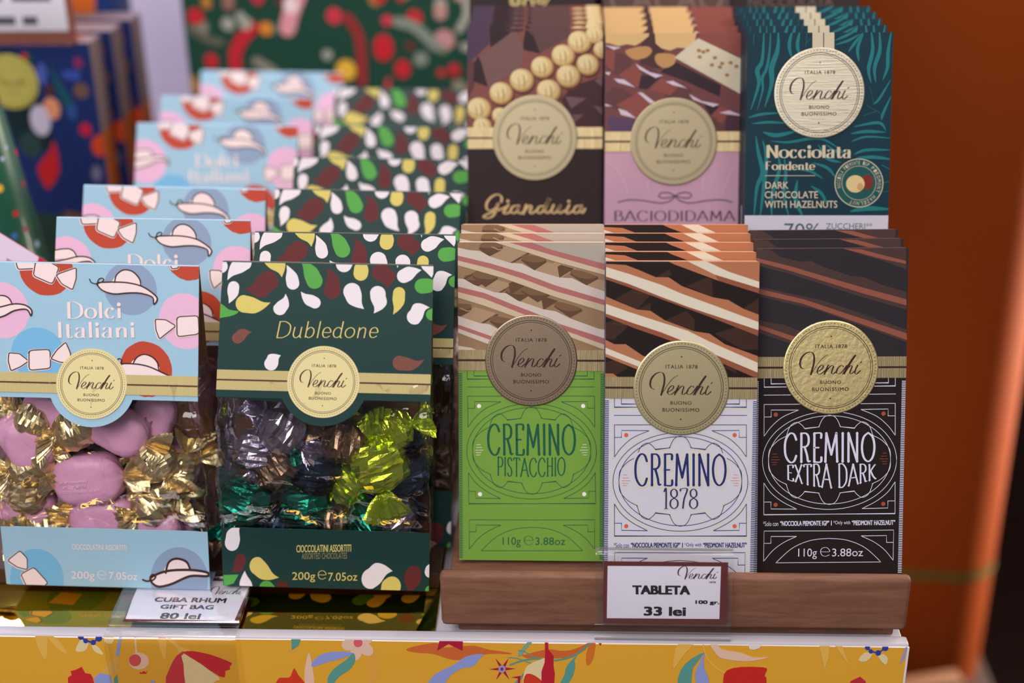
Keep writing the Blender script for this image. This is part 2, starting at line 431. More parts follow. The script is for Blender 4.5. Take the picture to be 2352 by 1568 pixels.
# shelf with a white edge and a printed front
YELLOW = mat('yellow_print', (222, 164, 52), .5, spec=.3)
WHITE = mat('white_laminate', (178, 172, 180), .35, bump=.06, bscale=120)
sh = empty('display_shelf', (-.15, .3, 0)); tag(sh, 'long shelf with white edge and yellow floral printed front', 'shelf')
def under(o, p):
    o.parent = p; o.matrix_parent_inverse = p.matrix_basis.inverted(); return o
b = MB(); b.box(-.62, .1672, -.0005, .62, -.03, -.0066, WHITE, .0006); under(b.build('shelf_board'), sh)
b = MB(); b.box(-.62, .1672, -.0075, -.0006, -.03, 0, WHITE, .0012); under(b.build('edge_strip'), sh)
b = MB(); b.box(-.62, .1665, -.0078, .6, -.9, -.0302, mat('shelf_side', (190, 186, 190), .5), 0)
b.box(-.62, .1672, -.0084, -.0074, -.40, -.0012, mat('white_card', (214, 208, 210), .6), .0003)
P = Art(.7865, .40, True, -.2975, -.34)
PQ = [(-118.8, 1455.3), (2086, 1482.2), (2062, 1665.6), (-78.5, 1634.8)]
PH = homography(PQ, [(.0125, .06), (.489, .06), (.489, .0105), (.0125, .0105)])
P.H = lambda p: p
P.poly([(-.2965, -.338), (.4885, -.338), (.4885, .0592), (.40, .0594), (.3, .0590), (.2, .0594), (.1, .0591), (0, .0594), (-.2965, .0592)], YELLOW)
P.layer()
i_pale = ink((228, 178, 84)); i_pk = ink((228, 190, 168)); i_red = ink((196, 46, 54)); i_mag = ink((172, 32, 62)); i_blue = ink((142, 154, 212))
i_teal = ink((92, 152, 144)); i_nav = ink((48, 66, 160)); i_or = ink((204, 104, 54)); i_crm = ink((232, 206, 160)); i_ro = ink((206, 62, 40))
def ext(y0, k): return lambda p: (p[0], p[1] + max(0, p[1] - y0) * k)
P.H = chain(ext(286, 5), crop(0, 1420, 1.96), PH)
for q in ([(160, 66), (212, 66), (215, 120), (208, 182), (180, 140)], [(212, 66), (262, 90), (308, 158), (250, 120)], [(715, 70), (748, 72), (746, 180), (725, 140)], [(755, 90), (775, 85), (810, 120), (860, 140), (810, 165), (800, 130)]): P.poly(q, i_pale, 3)
for q in ([(342, 140), (370, 85), (400, 105), (385, 140)], [(415, 115), (440, 120), (468, 158), (430, 145)], [(470, 66), (515, 72), (505, 108), (475, 100)]): P.poly(q, i_crm, 3)
P.poly([(1390, 150), (1405, 200), (1415, 292), (1380, 292), (1372, 240)], i_pk, 3).poly([(1650, 170), (1680, 130), (1710, 180), (1705, 240), (1680, 292), (1660, 292)], ink((222, 160, 66)), 3)
P.poly([(520, 165), (540, 170), (525, 240), (445, 262), (480, 210)], ink((214, 168, 80)))
P.line([(611, 70), (612, 110), (616, 152)], 8, i_pk).ell(627, 187, 45, 38, i_pk)
P.poly([(832, 145), (870, 142), (950, 158), (1030, 188), (1046, 200), (1035, 212), (1038, 225), (1016, 232), (1015, 250), (990, 256), (830, 152)], i_red, 2).poly([(832, 145), (795, 165), (765, 220), (748, 292), (850, 292), (828, 200)], ink((196, 60, 66)), 2)
P.poly([(1830, 138), (1860, 122), (1965, 105), (1990, 125), (2080, 120), (2140, 118), (2200, 135), (2290, 148), (2297, 156), (2200, 155), (2110, 175), (2040, 182), (1950, 155), (1880, 150)], i_or, 3)
for a in range(5):
    P.ell(1615 + 42 * math.cos(a * 1.257 + .6), 112 + 40 * math.sin(a * 1.257 + .6), 34, 26, i_pk, rot=a * 72 + 34)
P.poly([(1245, 282), (1260, 262), (1290, 262), (1310, 255), (1325, 218), (1345, 250), (1370, 280), (1375, 296), (1245, 296)], i_ro, 2)
P.layer()
for x, y, r in [(366, 78, 13), (388, 96, 11), (422, 103, 12), (447, 84, 15)]: P.ell(x, y, r, r, i_nav)
P.line([(366, 78), (388, 96), (422, 103), (447, 84)], 8, i_nav)
P.poly([(540, 66), (552, 66), (538, 165), (522, 160)], i_blue).poly([(425, 265), (450, 240), (500, 250), (515, 292), (440, 292)], i_blue).poly([(515, 265), (530, 245), (538, 292), (515, 292)], i_teal)
P.poly([(308, 260), (325, 250), (320, 232), (345, 225), (370, 212), (385, 240), (410, 245), (420, 262), (440, 296), (310, 296)], ink((198, 44, 52)))
P.ell(610, 183, 27, 27, ink((208, 84, 82))).poly([(630, 235), (640, 238), (650, 230), (658, 238), (668, 229), (660, 244), (632, 244)], i_red)
P.poly([(830, 152), (985, 258), (975, 275), (930, 296), (845, 296), (828, 200)], ink((236, 202, 150)), 2)
P.ell(690, 284, 9, 12, i_blue).poly([(1312, 80), (1358, 80), (1345, 118), (1315, 138)], i_teal)
P.poly([(1408, 190), (1450, 155), (1520, 143), (1590, 150), (1540, 175), (1480, 190), (1410, 212)], i_blue, 3).poly([(1592, 150), (1600, 185), (1575, 225), (1530, 255), (1490, 296), (1475, 270), (1500, 225), (1560, 180)], i_teal, 3)
P.ell(1613, 104, 20, 20, ink((214, 96, 110)))
P.poly([(1968, 140), (1980, 90), (2085, 90), (2083, 140), (2050, 125), (2020, 110)], i_mag)
P.poly([(2175, 155), (2160, 175), (2130, 210), (2080, 220), (2030, 250), (1990, 296), (1925, 296), (1960, 245), (2040, 205), (2100, 165)], i_blue, 3)
for a in range(6): P.poly([(2262 + 14 * math.cos(a * 1.047 + .5), 222 + 14 * math.sin(a * 1.047 + .5)), (2262 + 60 * math.cos(a * 1.047 + 1.02), 222 + 56 * math.sin(a * 1.047 + 1.02)), (2262 + 14 * math.cos(a * 1.047 + 1.55), 222 + 14 * math.sin(a * 1.047 + 1.55)), (2262, 222)], i_mag)
P.H = chain(ext(1360, 6), crop(960, 1220, 3.92), PH)
P.poly([(915, 1085), (960, 1100), (1050, 1075), (1180, 1050), (1300, 1065), (1420, 1045), (1570, 975), (1540, 1010), (1470, 1080), (1300, 1130), (1100, 1125), (980, 1130)], i_or, 3)
P.poly([(1545, 1010), (1600, 970), (1585, 1100), (1560, 1170), (1520, 1195), (1515, 1100)], ink((208, 112, 46)), 2)
P.poly([(1435, 1100), (1410, 1150), (1415, 1210), (1390, 1300), (1330, 1380), (1270, 1380), (1320, 1280), (1340, 1200)], i_teal, 3)
P.line([(915, 1100), (960, 1040), (1010, 985)], 34, ink((126, 166, 146)), 3)
P.layer()
P.ell(757, 1228, 32, 34, i_blue).ell(757, 1228, 14, 16, i_mag)
P.line([(830, 1190), (950, 1150), (1080, 1135), (1240, 1150), (1400, 1110), (1500, 1040), (1570, 985)], 15, i_teal, 3)
P.line([(905, 1060), (960, 1070), (1080, 1140)], 9, i_teal).line([(820, 1125), (890, 1130), (1030, 1180)], 9, i_teal).line([(830, 1370), (950, 1275), (1000, 1220)], 12, i_teal)
P.poly([(960, 1380), (958, 1250), (1000, 1190), (1060, 1160), (1150, 1130), (1140, 1200), (1115, 1290), (1120, 1380)], i_crm, 3)
P.layer()
P.poly([(962, 1290), (1000, 1268), (1060, 1290), (1120, 1340), (1122, 1380), (962, 1380)], i_ro, 2)
P.poly([(1143, 970), (1172, 970), (1175, 1050), (1222, 1110), (1220, 1200), (1232, 1270), (1215, 1380), (1113, 1380), (1112, 1250), (1140, 1170), (1145, 1090)], ink((184, 36, 54)))
P.poly([(836, 1302), (925, 1288), (908, 1380), (890, 1380), (900, 1310)], i_mag).poly([(1605, 960), (1660, 960), (1660, 988), (1640, 1018)], i_mag)
P.H = chain(ext(958, 6), crop(1500, 1220, 2.7606), PH)
P.poly([(160, 700), (262, 695), (190, 780), (130, 865), (130, 800)], i_pale, 2).poly([(355, 695), (400, 700), (440, 740), (550, 760), (640, 790), (735, 790), (600, 815), (450, 800), (400, 770)], i_pk, 3)
P.poly([(1050, 700), (1120, 700), (1110, 800), (1085, 872)], i_pale).poly([(1140, 700), (1200, 720), (1240, 840)], i_pale)
P.poly([(1300, 810), (1340, 760), (1390, 770), (1350, 815)], i_crm, 2).poly([(1420, 780), (1460, 770), (1487, 800), (1470, 838)], i_crm, 2)
P.line([(315, 700), (340, 790), (390, 850), (460, 895)], 9, i_pale, 3)
P.poly([(325, 760), (240, 800), (175, 870), (155, 975), (235, 975), (250, 860)], i_teal, 2)
P.layer()
P.poly([(325, 765), (300, 810), (265, 900), (290, 975), (370, 975), (320, 850)], i_blue, 2)
P.poly([(445, 920), (470, 870), (560, 850), (700, 853), (720, 870), (705, 905), (716, 920), (690, 975), (470, 975)], ink((198, 46, 36)), 2)
for x, y, r in [(1357, 728, 16), (1378, 752, 14), (1425, 762, 18), (1470, 730, 20)]: P.ell(x, y, r, r, i_nav)
P.line([(1357, 728), (1378, 752), (1425, 762), (1470, 730)], 9, i_nav)
P.poly([(1612, 720), (1590, 800), (1560, 835), (1598, 725)], i_blue).poly([(1215, 975), (1250, 940), (1310, 912), (1345, 940), (1350, 975)], ink((186, 50, 62)))
P.poly([(600, 700), (690, 700), (675, 730), (640, 742), (610, 738)], ink((226, 216, 210)))
P.put(b, lambda u, v, e: (u - .3225, -.0085 - e, v - .0605), 3e-5)
under(b.build('front_panel'), sh)

# gold mirror sheet and the riser under the bags
b = MB(); b.box(-.62, -.0665, -.0002, .605, -.0064, -.0050, mat('gold_mirror', (196, 160, 66), .035, 1), .0002)
tag(b.build('mirror_sheet'), 'gold mirrored sheet lying on the shelf under the gift bags', 'mirror')
b = MB(); b.box(-.60, -.0675, .042, .60, -.0048, .0045, mat('dark_riser', (60, 38, 28), .6), .0005)
tag(b.build('riser_board'), 'thin dark board that lifts the rows of gift bags off the gold mirror', 'board')

# wooden stand
st = empty('wooden_display_stand', (.054, 0, .0018)); tag(st, 'brown wooden tiered stand with a raised front lip holding the chocolate tablets', 'display stand')
def sb(name, *a, r=.0012):
    b = MB(); b.box(*a, WOOD, r); return under(b.build(name), st)
sb('front_lip', -.0625, .1668, 0, .0062, .0022, .0328, r=.0022)
sb('tray_floor', -.060, .1655, .0064, .262, .003, .0155)
sb('foot_rail', -.055, .163, .008, .018, -.0064, .0029)
sb('foot_rail', -.055, .163, .245, .255, -.0064, .0029)
sb('riser_panel', -.058, .1655, .1030, .108, .0157, .0885)
sb('step_board', -.058, .1655, .1030, .262, .0887, .0945)
sb('riser_panel', -.058, .1655, .2465, .252, .0947, .1690)
sb('step_board', -.058, .1655, .2465, .36, .1692, .1750)
sb('back_panel', -.058, .1655, .354, .36, .0157, .1690)

# ------------------------------------------------------------------ chocolate tablets
LEAN = R(19)
def seal_part(parent, r, x, z, m, body, mark=1.0, y=0, light=DARK):
    b = MB(); N = 72
    prof = [(0, -.00055), (r - .0006, -.00055), (r - .0002, -.00045), (r, -.0002), (r, -.00004)]
    Pp = [[(p * math.cos(2 * PI * k / N), q, p * math.sin(2 * PI * k / N)) for p, q in prof] for k in range(N)]
    b.grid(Pp, m, False, True)
    a = Art(1, 1, False); seal_art(a, lambda p: (p[0] * r, -p[1] * r), light, mark * .85)
    a.put(b, lambda u, v, e: (u, -.00056 - e, v))
    return b.build('gold_seal', parent, (x, y, z))
def band_part(parent, w, z, h=.0106, vertical=None):
    b = MB(); y = -.00042
    b.box(0, w, y, -.0001, -h / 2, h / 2, FOILB, 0)
    b.face([(0, y - 3e-5, -.0005), (w, y - 3e-5, -.0005), (w, y - 3e-5, .0005), (0, y - 3e-5, .0005)], DARK)
    return b.build('gold_band', parent, (-w / 2, 0, z))
def carton(w, h, t, art, front, side, top, name='chocolate_tablet'):
    b = MB(); bm = bmesh.new(); bmesh.ops.create_cube(bm, size=1)
    bmesh.ops.scale(bm, vec=(w, t, h), verts=bm.verts); bmesh.ops.bevel(bm, geom=bm.edges[:], offset=.0005, segments=2, affect='EDGES')
    bmesh.ops.translate(bm, vec=(0, t / 2, h / 2), verts=bm.verts); bm.normal_update()
    for f in bm.faces:
        n = f.normal; m = top if n.z > .6 else front if n.y < -.9 else side
        b.face([v.co.copy() for v in f.verts], m)
    bm.free()
    art.put(b, lambda u, v, e: (u - w / 2, -2e-5 - e, v))
    return b.build(name)
def pose(o, x, y, z, roll=0, lean=LEAN, yaw=0):
    o.matrix_world = Matrix.Translation((x, y, z)) @ Matrix.Rotation(yaw, 4, 'Z') @ Matrix.Rotation(-lean, 4, 'X') @ Matrix.Rotation(roll, 4, 'Y')
CW, CH, SR = .0738, .163, .0233
def quad_h(q, w, h): return homography(q, [(0, h), (w, h), (w, 0), (0, 0)])
HW = quad_h([(1391.1, 601), (1742.2, 601.6), (1727.9, 1358.7), (1385.9, 1355.1)], CW, CH)
HG = quad_h([(1051.4, 557.1), (1388.5, 557.5), (1383.6, 1289.3), (1054.9, 1286)], CW, CH)
HD = quad_h([(1740.5, 570.7), (2089.3, 571.1), (2066.3, 1321.1), (1726.5, 1317.6)], CW, CH)
def shifted(H, px):
    c = H(px); du = CW / 2 - c[0]
    return (lambda p: (H(p)[0] + du, H(p)[1])), c[1]
HW, vW = shifted(HW, (1568.3, 891.3)); HG, vG = shifted(HG, (1215.2, 828.1)); HD, vD = shifted(HD, (1913, 843.7))
ZW = chain(crop(1370, 880, 3.2675), HW); ZG = chain(crop(1020, 840, 3.2675), HG)
def mir(pts, cx): return [(2 * cx - x, y) for x, y in pts]
def deco_frame(a, dv, c, dot, lw, shadow=None, tick=None):
    """line drawing of the lower label"""
    def draw(col, off, w):
        H0 = lambda p: (lambda q: (q[0], q[1] + dv))(ZW(p))
        a.H = H0; cx = 643
        for q in ([(150 - off, 100), (150 - off, 182 + off), (330, 182 + off)], [(202, 100), (202, 158), (315, 158)], [(148, 243), (350, 243)]):
            a.line(q, w, col); a.line(mir(q, cx), w, col)
        cor = [(420, 314 - off), (150 - off, 314 - off), (150 - off, 556 + off)] + smooth([(150, 556 + off), (205, 482 + off * .6), (290, 410 + off * .6), (410 + off, 358)], 6)[1:] + [(203 + off, 356 + off * .5), (203 + off, 408), (150, 408)]
        if off: cor = cor[:-3]
        a.line(cor, w, col); a.line(mir(cor, cx), w, col)
        bot = [(150 - off, 908 - off), (150 - off, 1148 + off), (cx, 1148 + off)]; a.line(bot, w, col); a.line(mir(bot, cx), w, col)
        arc = smooth([(150, 908 - off), (205, 985 - off * .6), (290, 1052 - off * .6), (398 + off, 1108)], 6) + ([(203, 1105), (203, 1052), (150, 1052)] if not off else []); a.line(arc, w, col); a.line(mir(arc, cx), w, col)
        a.ring(cx, 741, 505 - w / 2 + off, 505 + w / 2 + off, col, ry=1) if False else None
        E1 = [(cx + (504 + off) * math.cos(t), 742 + (370 + off) * math.sin(t)) for t in [2 * PI * k / 96 for k in range(96)]]; a.line(E1, w, col, closed=True)
        E2 = [(cx + (459 - off) * math.cos(t), 737 + (334 - off) * math.sin(t)) for t in [2 * PI * k / 96 for k in range(96)]]
        if not off: a.line(E2, w, col, closed=True)
        d = off * .9
        Q = smooth([(184 + d, 737), (192 + d, 660), (250 + d, 592 + d * .4), (318 + d, 555 + d)], 5) + smooth([(318 + d, 555 + d), (336 + d, 500 + d), (360 + d, 466 + d), (400, 451 + d), (436 - d, 474), (456, 499 + d)], 4) + [(562, 487 + d)] + smooth([(562, 487 + d), (585 + d, 435 + d), (610 + d, 408 + d), (cx, 399 + d)], 4)
        for q in (Q, mir(Q, cx)):
            a.line(q, w, col); a.line([(x, 2 * 737 - y) for x, y in q], w, col)
        # foot panel, traced on the first carton of the stack beside it
        a.H = lambda p: (lambda q: (q[0], q[1] + dv - (vG - vW)))(ZG(p)); cx = 644
        f = [(cx, 1158 - off), (176 - off, 1156 - off), (176 - off, 1378 + off)] + smooth([(176, 1378 + off), (240, 1300), (320, 1240), (412 + off, 1197)], 6)[1:] + ([(226, 1196), (226, 1246), (176, 1246)] if not off else []); a.line(f, w, col); a.line(mir(f, cx), w, col)
        dm = [(cx, 1389 + off), (264 - off * 1.6, 1389 + off)] + smooth([(264 - off * 1.6, 1389 + off), (380, 1284 - off), (510, 1228 - off), (cx, 1213 - off)], 8)[1:]; a.line(dm, w, col); a.line(mir(dm, cx), w, col)
    if shadow: draw(shadow, 12, lw * .9); a.layer()
    draw(c, 0, lw); a.layer()
    a.text('110g', (425, 1286, 560, 1364), c); letter_text(a, 'e', (580, 1242, 657, 1344), c, .05, .03); a.text('3.88oz', (670, 1288, 893, 1346), c)
    a.H = lambda p: (lambda q: (q[0], q[1] + dv))(ZW(p))
    for x in (238, 2 * 643 - 238):
        for y in (391, 1074): a.ell(x, y, 16, 16, dot)
    for y, p, q in [(690, 215, 245), (712, 213, 255), (733, 205, 268), (752, 210, 250), (770, 212, 243)]:
        for s in (0, 1): a.line([(p, y), (q, y)] if not s else [(1286 - p, y), (1286 - q, y)], 3.2, dot)
    a.H = lambda p: p
    n = 118
    for k in range(n):
        v = .001 + k * .0009
        if v > vW + dv - .0068: break
        for u in (.0, CW - .0019): a.poly([(u, v), (u + .0019, v), (u + .0019, v + .00045), (u, v + .00045)], tick or c)
def cremino(pic, base, c, dot, dv, lw, title, shadow=None, note=None, sub=None):
    a = Art(CW, CH); a.poly([(0, 0), (CW, 0), (CW, vW + dv), (0, vW + dv)], base); a.layer()
    deco_frame(a, dv, c, dot, lw, shadow); a.layer()
    a.H = lambda p: (lambda q: (q[0], q[1] + dv))(ZW(p))
    if shadow:
        letter_text(a, 'CREMINO', (303, 535, 985, 768), shadow, .20, .18, .06, gap=.16); a.layer()
        letter_text(a, 'CREMINO', (303, 535, 985, 768), base, .15, .13, .05, gap=.16); a.layer()
    letter_text(a, 'CREMINO', (303, 535, 985, 768 if title != 'D' else 752), c, .078, .050, .045, gap=.16, ser_th=.04)
    sub(a)
    if note:
        a.H = lambda p: (lambda q: (q[0], q[1] + dv))(ZW(p))
        y0, y1 = 1197, 1234
        for t, x0, x1, bd in note: a.text(t, (x0, y0, x1, y1), c, bold=bd * 1.3)
    a.layer(); a.H = lambda p: p
    pic(a, vW + dv); DIM[0] = 1.0
    return a
NOTE = [('*Solo con', 145, 258, .0), ('\u201cNOCCIOLA PIEMONTE IGP\u201d', 272, 642, .022), ('|', 655, 661, 0), ('*Only with', 673, 800, .0), ('\u201cPIEDMONT HAZELNUT\u201d', 812, 1138, .022)]
def top_area(a, v, m): a.poly([(0, v), (CW, v), (CW, CH), (0, CH)], m); a.layer()
DIM[0] = .92
def pic_green(a, v):
    DIM[0] = .90
    top_area(a, v, ink((150, 120, 90))); a.H = chain(crop(1020, 500, 3.4075), HG)
    dk, md, lt, w, pk, cr = ink((98, 70, 50)), ink((122, 92, 66)), ink((172, 142, 112)), ink((208, 194, 184)), ink((176, 108, 104)), ink((206, 184, 158))
    for dx, dy in ((0, 0), (-125, 252), (-245, 480), (380, 130), (505, -120)):
        for q in ([(345, 303), (470, 220), (640, 270), (500, 355)], [(690, 412), (790, 350), (880, 370), (885, 470)]): a.poly([(x + dx, y + dy) for x, y in q], lt)
    a.layer()
    for dx, dy in ((0, 0), (-125, 252), (-245, 480), (-380, -120 + 252)):
        for q in ([(255, 245), (300, 200), (440, 205), (445, 250), (340, 306)], [(585, 335), (620, 295), (780, 325), (785, 350), (690, 414)], [(870, 385), (900, 370), (1000, 400), (885, 472)], [(965, 445), (1010, 410), (1180, 460), (1190, 480), (1095, 532)], [(500, 355), (640, 275), (660, 280), (520, 358)]): a.poly([(x + dx, y + dy) for x, y in q], dk)
        for q in ([(262, 230), (300, 195), (440, 200), (420, 235), (330, 240)], [(590, 318), (625, 290), (775, 322), (740, 350), (640, 345)], [(970, 430), (1010, 408), (1175, 458), (1120, 480), (1030, 470)]): a.poly([(x + dx, y + dy) for x, y in q], md, 3)
        a.line([(360 + dx, 470 + dy - 240), (410 + dx, 492 + dy - 240), (470 + dx, 488 + dy - 240)], 8, lt)
    a.layer()
    a.poly([(650, 188), (1250, 188), (1250, 372), (830, 258)], ink((176, 164, 152)))
    a.poly([(360, 188), (480, 188), (830, 290), (1250, 410), (1250, 452), (850, 345), (640, 275)], cr)
    a.poly([(92, 235), (180, 255), (265, 262), (340, 303), (500, 355), (590, 360), (690, 412), (885, 470), (985, 475), (1095, 530), (1250, 583), (1250, 742), (850, 620), (450, 475), (80, 370), (80, 232)], w)
    a.poly([(80, 478), (140, 480), (220, 527), (380, 585), (470, 592), (560, 650), (760, 718), (860, 735), (970, 790), (1190, 870), (1250, 880), (1250, 1040), (1010, 950), (530, 772), (300, 690), (80, 622)], w)
    a.poly([(80, 765), (260, 825), (340, 835), (420, 880), (600, 950), (600, 1100), (330, 990), (80, 895)], w)
    a.poly([(80, 1000), (200, 1020), (300, 1060), (80, 1060)], w)
    a.layer()
    a.poly([(470, 188), (650, 188), (830, 255), (1250, 366), (1250, 415), (830, 295)], pk)
    a.poly([(80, 295), (350, 360), (600, 435), (850, 530), (1250, 650), (1250, 690), (850, 575), (600, 480), (350, 400), (80, 333)], pk)
    a.poly([(80, 537), (300, 590), (520, 680), (690, 745), (880, 830), (1250, 950), (1250, 1000), (930, 885), (600, 755), (500, 715), (300, 635), (80, 578)], pk)
    a.poly([(80, 832), (345, 925), (500, 985), (500, 1020), (340, 955), (80, 862)], pk)
    a.poly([(80, 333), (350, 400), (600, 480), (850, 575), (1250, 690), (1250, 742), (850, 620), (450, 475), (80, 370)], cr)
    a.poly([(80, 578), (300, 635), (500, 715), (930, 885), (1250, 1000), (1250, 1040), (1010, 950), (530, 772), (300, 690), (80, 622)], cr)
def pic_white(a, v):
    DIM[0] = .90
    top_area(a, v, ink((32, 20, 18))); a.H = chain(crop(1370, 540, 3.2675), HW)
    cl, cb, w, d1, d2 = ink((178, 114, 80)), ink((146, 84, 60)), ink((220, 210, 190)), ink((60, 38, 32)), ink((78, 50, 42))
    for q in ([(140, 490), (290, 405), (420, 450), (320, 560)], [(62, 670), (170, 630), (250, 690), (140, 790), (62, 770)], [(460, 318), (560, 260), (580, 300), (520, 320)], [(690, 385), (840, 320), (880, 340), (885, 465)], [(530, 640), (690, 570), (750, 640), (745, 725)], [(320, 560), (420, 510), (420, 575)], [(900, 740), (1100, 680), (1235, 760), (1235, 860), (1100, 860)], [(1100, 560), (1235, 470), (1235, 600)], [(62, 960), (180, 930), (250, 1000), (140, 1060), (62, 1040)], [(960, 990), (1060, 960), (1060, 1040)]): a.poly(q, d1)
    a.line([(300, 428), (340, 440), (375, 436)], 7, d2).line([(135, 664), (180, 674), (230, 670)], 7, d2)
    a.layer()
    a.poly([(555, 200), (1250, 200), (1250, 445), (930, 345), (600, 222)], cl)
    a.poly([(50, 215), (235, 226), (330, 262), (460, 318), (555, 318), (655, 385), (885, 468), (1000, 488), (1115, 555), (1250, 606), (1250, 768), (850, 610), (480, 475), (250, 390), (50, 322)], cl)
    a.poly([(50, 445), (150, 490), (320, 560), (420, 570), (525, 640), (740, 722), (860, 740), (975, 820), (1100, 865), (1250, 920), (1250, 1070), (1190, 1066), (1040, 1000), (560, 790), (300, 700), (50, 600)], cl)
    a.poly([(50, 770), (150, 820), (235, 820), (360, 905), (500, 960), (500, 1080), (310, 1005), (50, 900)], cl)
    a.poly([(50, 1038), (140, 1040), (180, 1070), (50, 1070)], cl)
    a.layer()
    for q in ([(50, 298), (250, 363), (500, 463), (700, 538), (1250, 720), (1250, 768), (850, 610), (480, 475), (250, 390), (50, 322)], [(50, 576), (300, 663), (700, 808), (1250, 1040), (1250, 1070), (1190, 1066), (1040, 1000), (560, 790), (300, 700), (50, 600)], [(900, 295), (1250, 400), (1250, 445), (930, 345)]): a.poly(q, cb)
    a.layer()
    a.poly([(700, 200), (840, 200), (1000, 275), (1250, 358), (1250, 405), (900, 298)], w)
    a.poly([(50, 230), (250, 290), (500, 375), (650, 440), (870, 520), (1250, 663), (1250, 722), (700, 540), (500, 465), (250, 365), (50, 300)], w)
    a.poly([(50, 505), (250, 575), (450, 640), (700, 720), (860, 800), (1250, 972), (1250, 1045), (700, 812), (500, 730), (300, 665), (50, 578)], w)
    a.poly([(50, 832), (330, 945), (480, 1000), (480, 1040), (330, 988), (50, 878)], w)
def pic_dark(a, v):
    DIM[0] = .90
    top_area(a, v, ink((44, 39, 45))); a.H = chain(crop(1730, 500, 3.2675), HD)
    br, rd, nv = ink((74, 54, 52)), ink((144, 84, 68)), ink((52, 49, 57))
    for q in ([(560, 390), (760, 445), (860, 460), (980, 515), (1150, 565), (1150, 590), (860, 520), (600, 440)], [(100, 350), (330, 395), (420, 425), (330, 420)], [(250, 560), (560, 630), (760, 690), (980, 760), (800, 720)], [(600, 480), (820, 560), (1100, 650), (900, 600)]): a.poly(q, nv)
    a.layer()
    for q in ([(840, 225), (1170, 225), (1170, 392), (990, 325), (720, 240)], [(40, 225), (160, 240), (230, 290), (380, 330), (460, 322), (540, 365), (760, 440), (860, 450), (980, 505), (1170, 562), (1170, 695), (860, 605), (560, 505), (300, 420), (40, 350)], [(40, 505), (250, 555), (560, 625), (760, 700), (960, 770), (1170, 845), (1170, 940), (850, 820), (500, 690), (40, 580)], [(40, 755), (180, 790), (250, 800), (380, 850), (420, 900), (320, 950), (40, 850)]): a.poly(q, br)
    a.layer()
    for q in ([(700, 232), (840, 240), (1000, 285), (1170, 330), (1170, 352), (960, 305)], [(40, 294), (300, 360), (560, 440), (860, 530), (1170, 617), (1170, 663), (860, 575), (560, 478), (300, 395), (40, 322)], [(40, 522), (400, 610), (750, 730), (1170, 872), (1170, 922), (750, 770), (400, 645), (40, 560)], [(40, 790), (330, 890), (420, 925), (400, 950), (310, 920), (40, 820)]): a.poly(q, rd)
DIM[0] = 1.0
TEALI = ink((22, 82, 62)); NAVY = ink((34, 42, 92)); PALE = ink((196, 196, 216))
def sub_pist(a):
    a.H = lambda p: ZG(p)
    letter_text(a, 'PISTACCHIO', (386, 690, 893, 826), TEALI, .07, .05, .045, gap=.14, arch=lambda x, y: (x, y + 6 - 10 * ((x - 640) / 250) ** 2))
def sub_1878(a):
    letter_text(a, '1878', (515, 795, 772, 942), ink((196, 184, 150)), .14, .12, 0, gap=.14); a.layer()
    letter_text(a, '1878', (515, 795, 772, 942), ink((188, 186, 198)), .10, .09, 0, gap=.14); a.layer()
    letter_text(a, '1878', (515, 795, 772, 942), NAVY, .085, .035, 0, gap=.14)
def sub_dark(a):
    a.H = chain(crop(1730, 860, 3.2675), HD)
    letter_text(a, 'EXTRA DARK', (266, 672, 930, 852), PALE, .07, .05, .045, gap=.13, ser_th=.04, arch=lambda x, y: (x, 690 + (y - 690) * (1 - .42 * abs((x - 600) / 335) ** 1.6) - (10 if y < 700 else 0) * 0))
for g in ('8',): pass
STACKS = []
def stack(first, n, x, y, z, step, names, group, roll=0, lean=LEAN):
    for k in range(n):
        o = first if k == 0 else copy_tree(first)
        j = random.Random(k * 7 + n).uniform(-.0006, .0006) if k else 0
        pose(o, x + j, y + step * k, z, roll, lean); tag(o, names(k), 'chocolate tablet', group)
NTH = ['front of', 'second in', 'third in', 'fourth in', 'fifth in', 'back of']
def nm(desc, n): return lambda k: '%s, %s its stack' % (desc, 'rearmost of' if k == n - 1 and n > 1 else NTH[k])

GREEN = ink((108, 146, 58))
a = cremino(pic_green, GREEN, TEALI, ink((226, 222, 214)), vG - vW, 4.6, 'P', shadow=None, sub=sub_pist)
o = carton(CW, CH, .0105, a, GREEN, ink((32, 84, 50)), ink((206, 176, 150)))
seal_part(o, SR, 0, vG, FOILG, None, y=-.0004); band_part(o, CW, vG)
stack(o, 3, -.0555 + CW / 2, .033, .0192, .0125, nm('green chocolate tablet with pink and cream striped picture', 3), 'green tablets on the lower tier')
a = cremino(pic_white, ink((188, 186, 198)), NAVY, ink((198, 88, 62)), 0, 5.0, '1', shadow=ink((196, 188, 158)), note=NOTE, sub=sub_1878)
o = carton(CW, CH, .0105, a, ink((188, 186, 198)), ink((40, 48, 96)), ink((186, 128, 92)))
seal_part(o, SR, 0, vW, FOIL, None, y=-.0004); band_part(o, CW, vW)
stack(o, 5, .0178 + CW / 2 + .0004, .008, .0192, .0125, nm('white chocolate tablet with caramel and white layered picture', 5), 'white tablets on the lower tier')
a = cremino(pic_dark, ink((32, 23, 23)), PALE, ink((150, 70, 50)), vD - vW, 4.4, 'D', note=NOTE, sub=sub_dark)
o = carton(CW, CH, .0105, a, ink((32, 23, 23)), ink((30, 24, 26)), ink((70, 50, 46)))
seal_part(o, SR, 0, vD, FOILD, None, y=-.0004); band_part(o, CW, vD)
stack(o, 3, .0932 + CW / 2, .0207, .0210, .0125, nm('black chocolate tablet with dark red striped picture', 3), 'black tablets on the lower tier', roll=R(-.5))

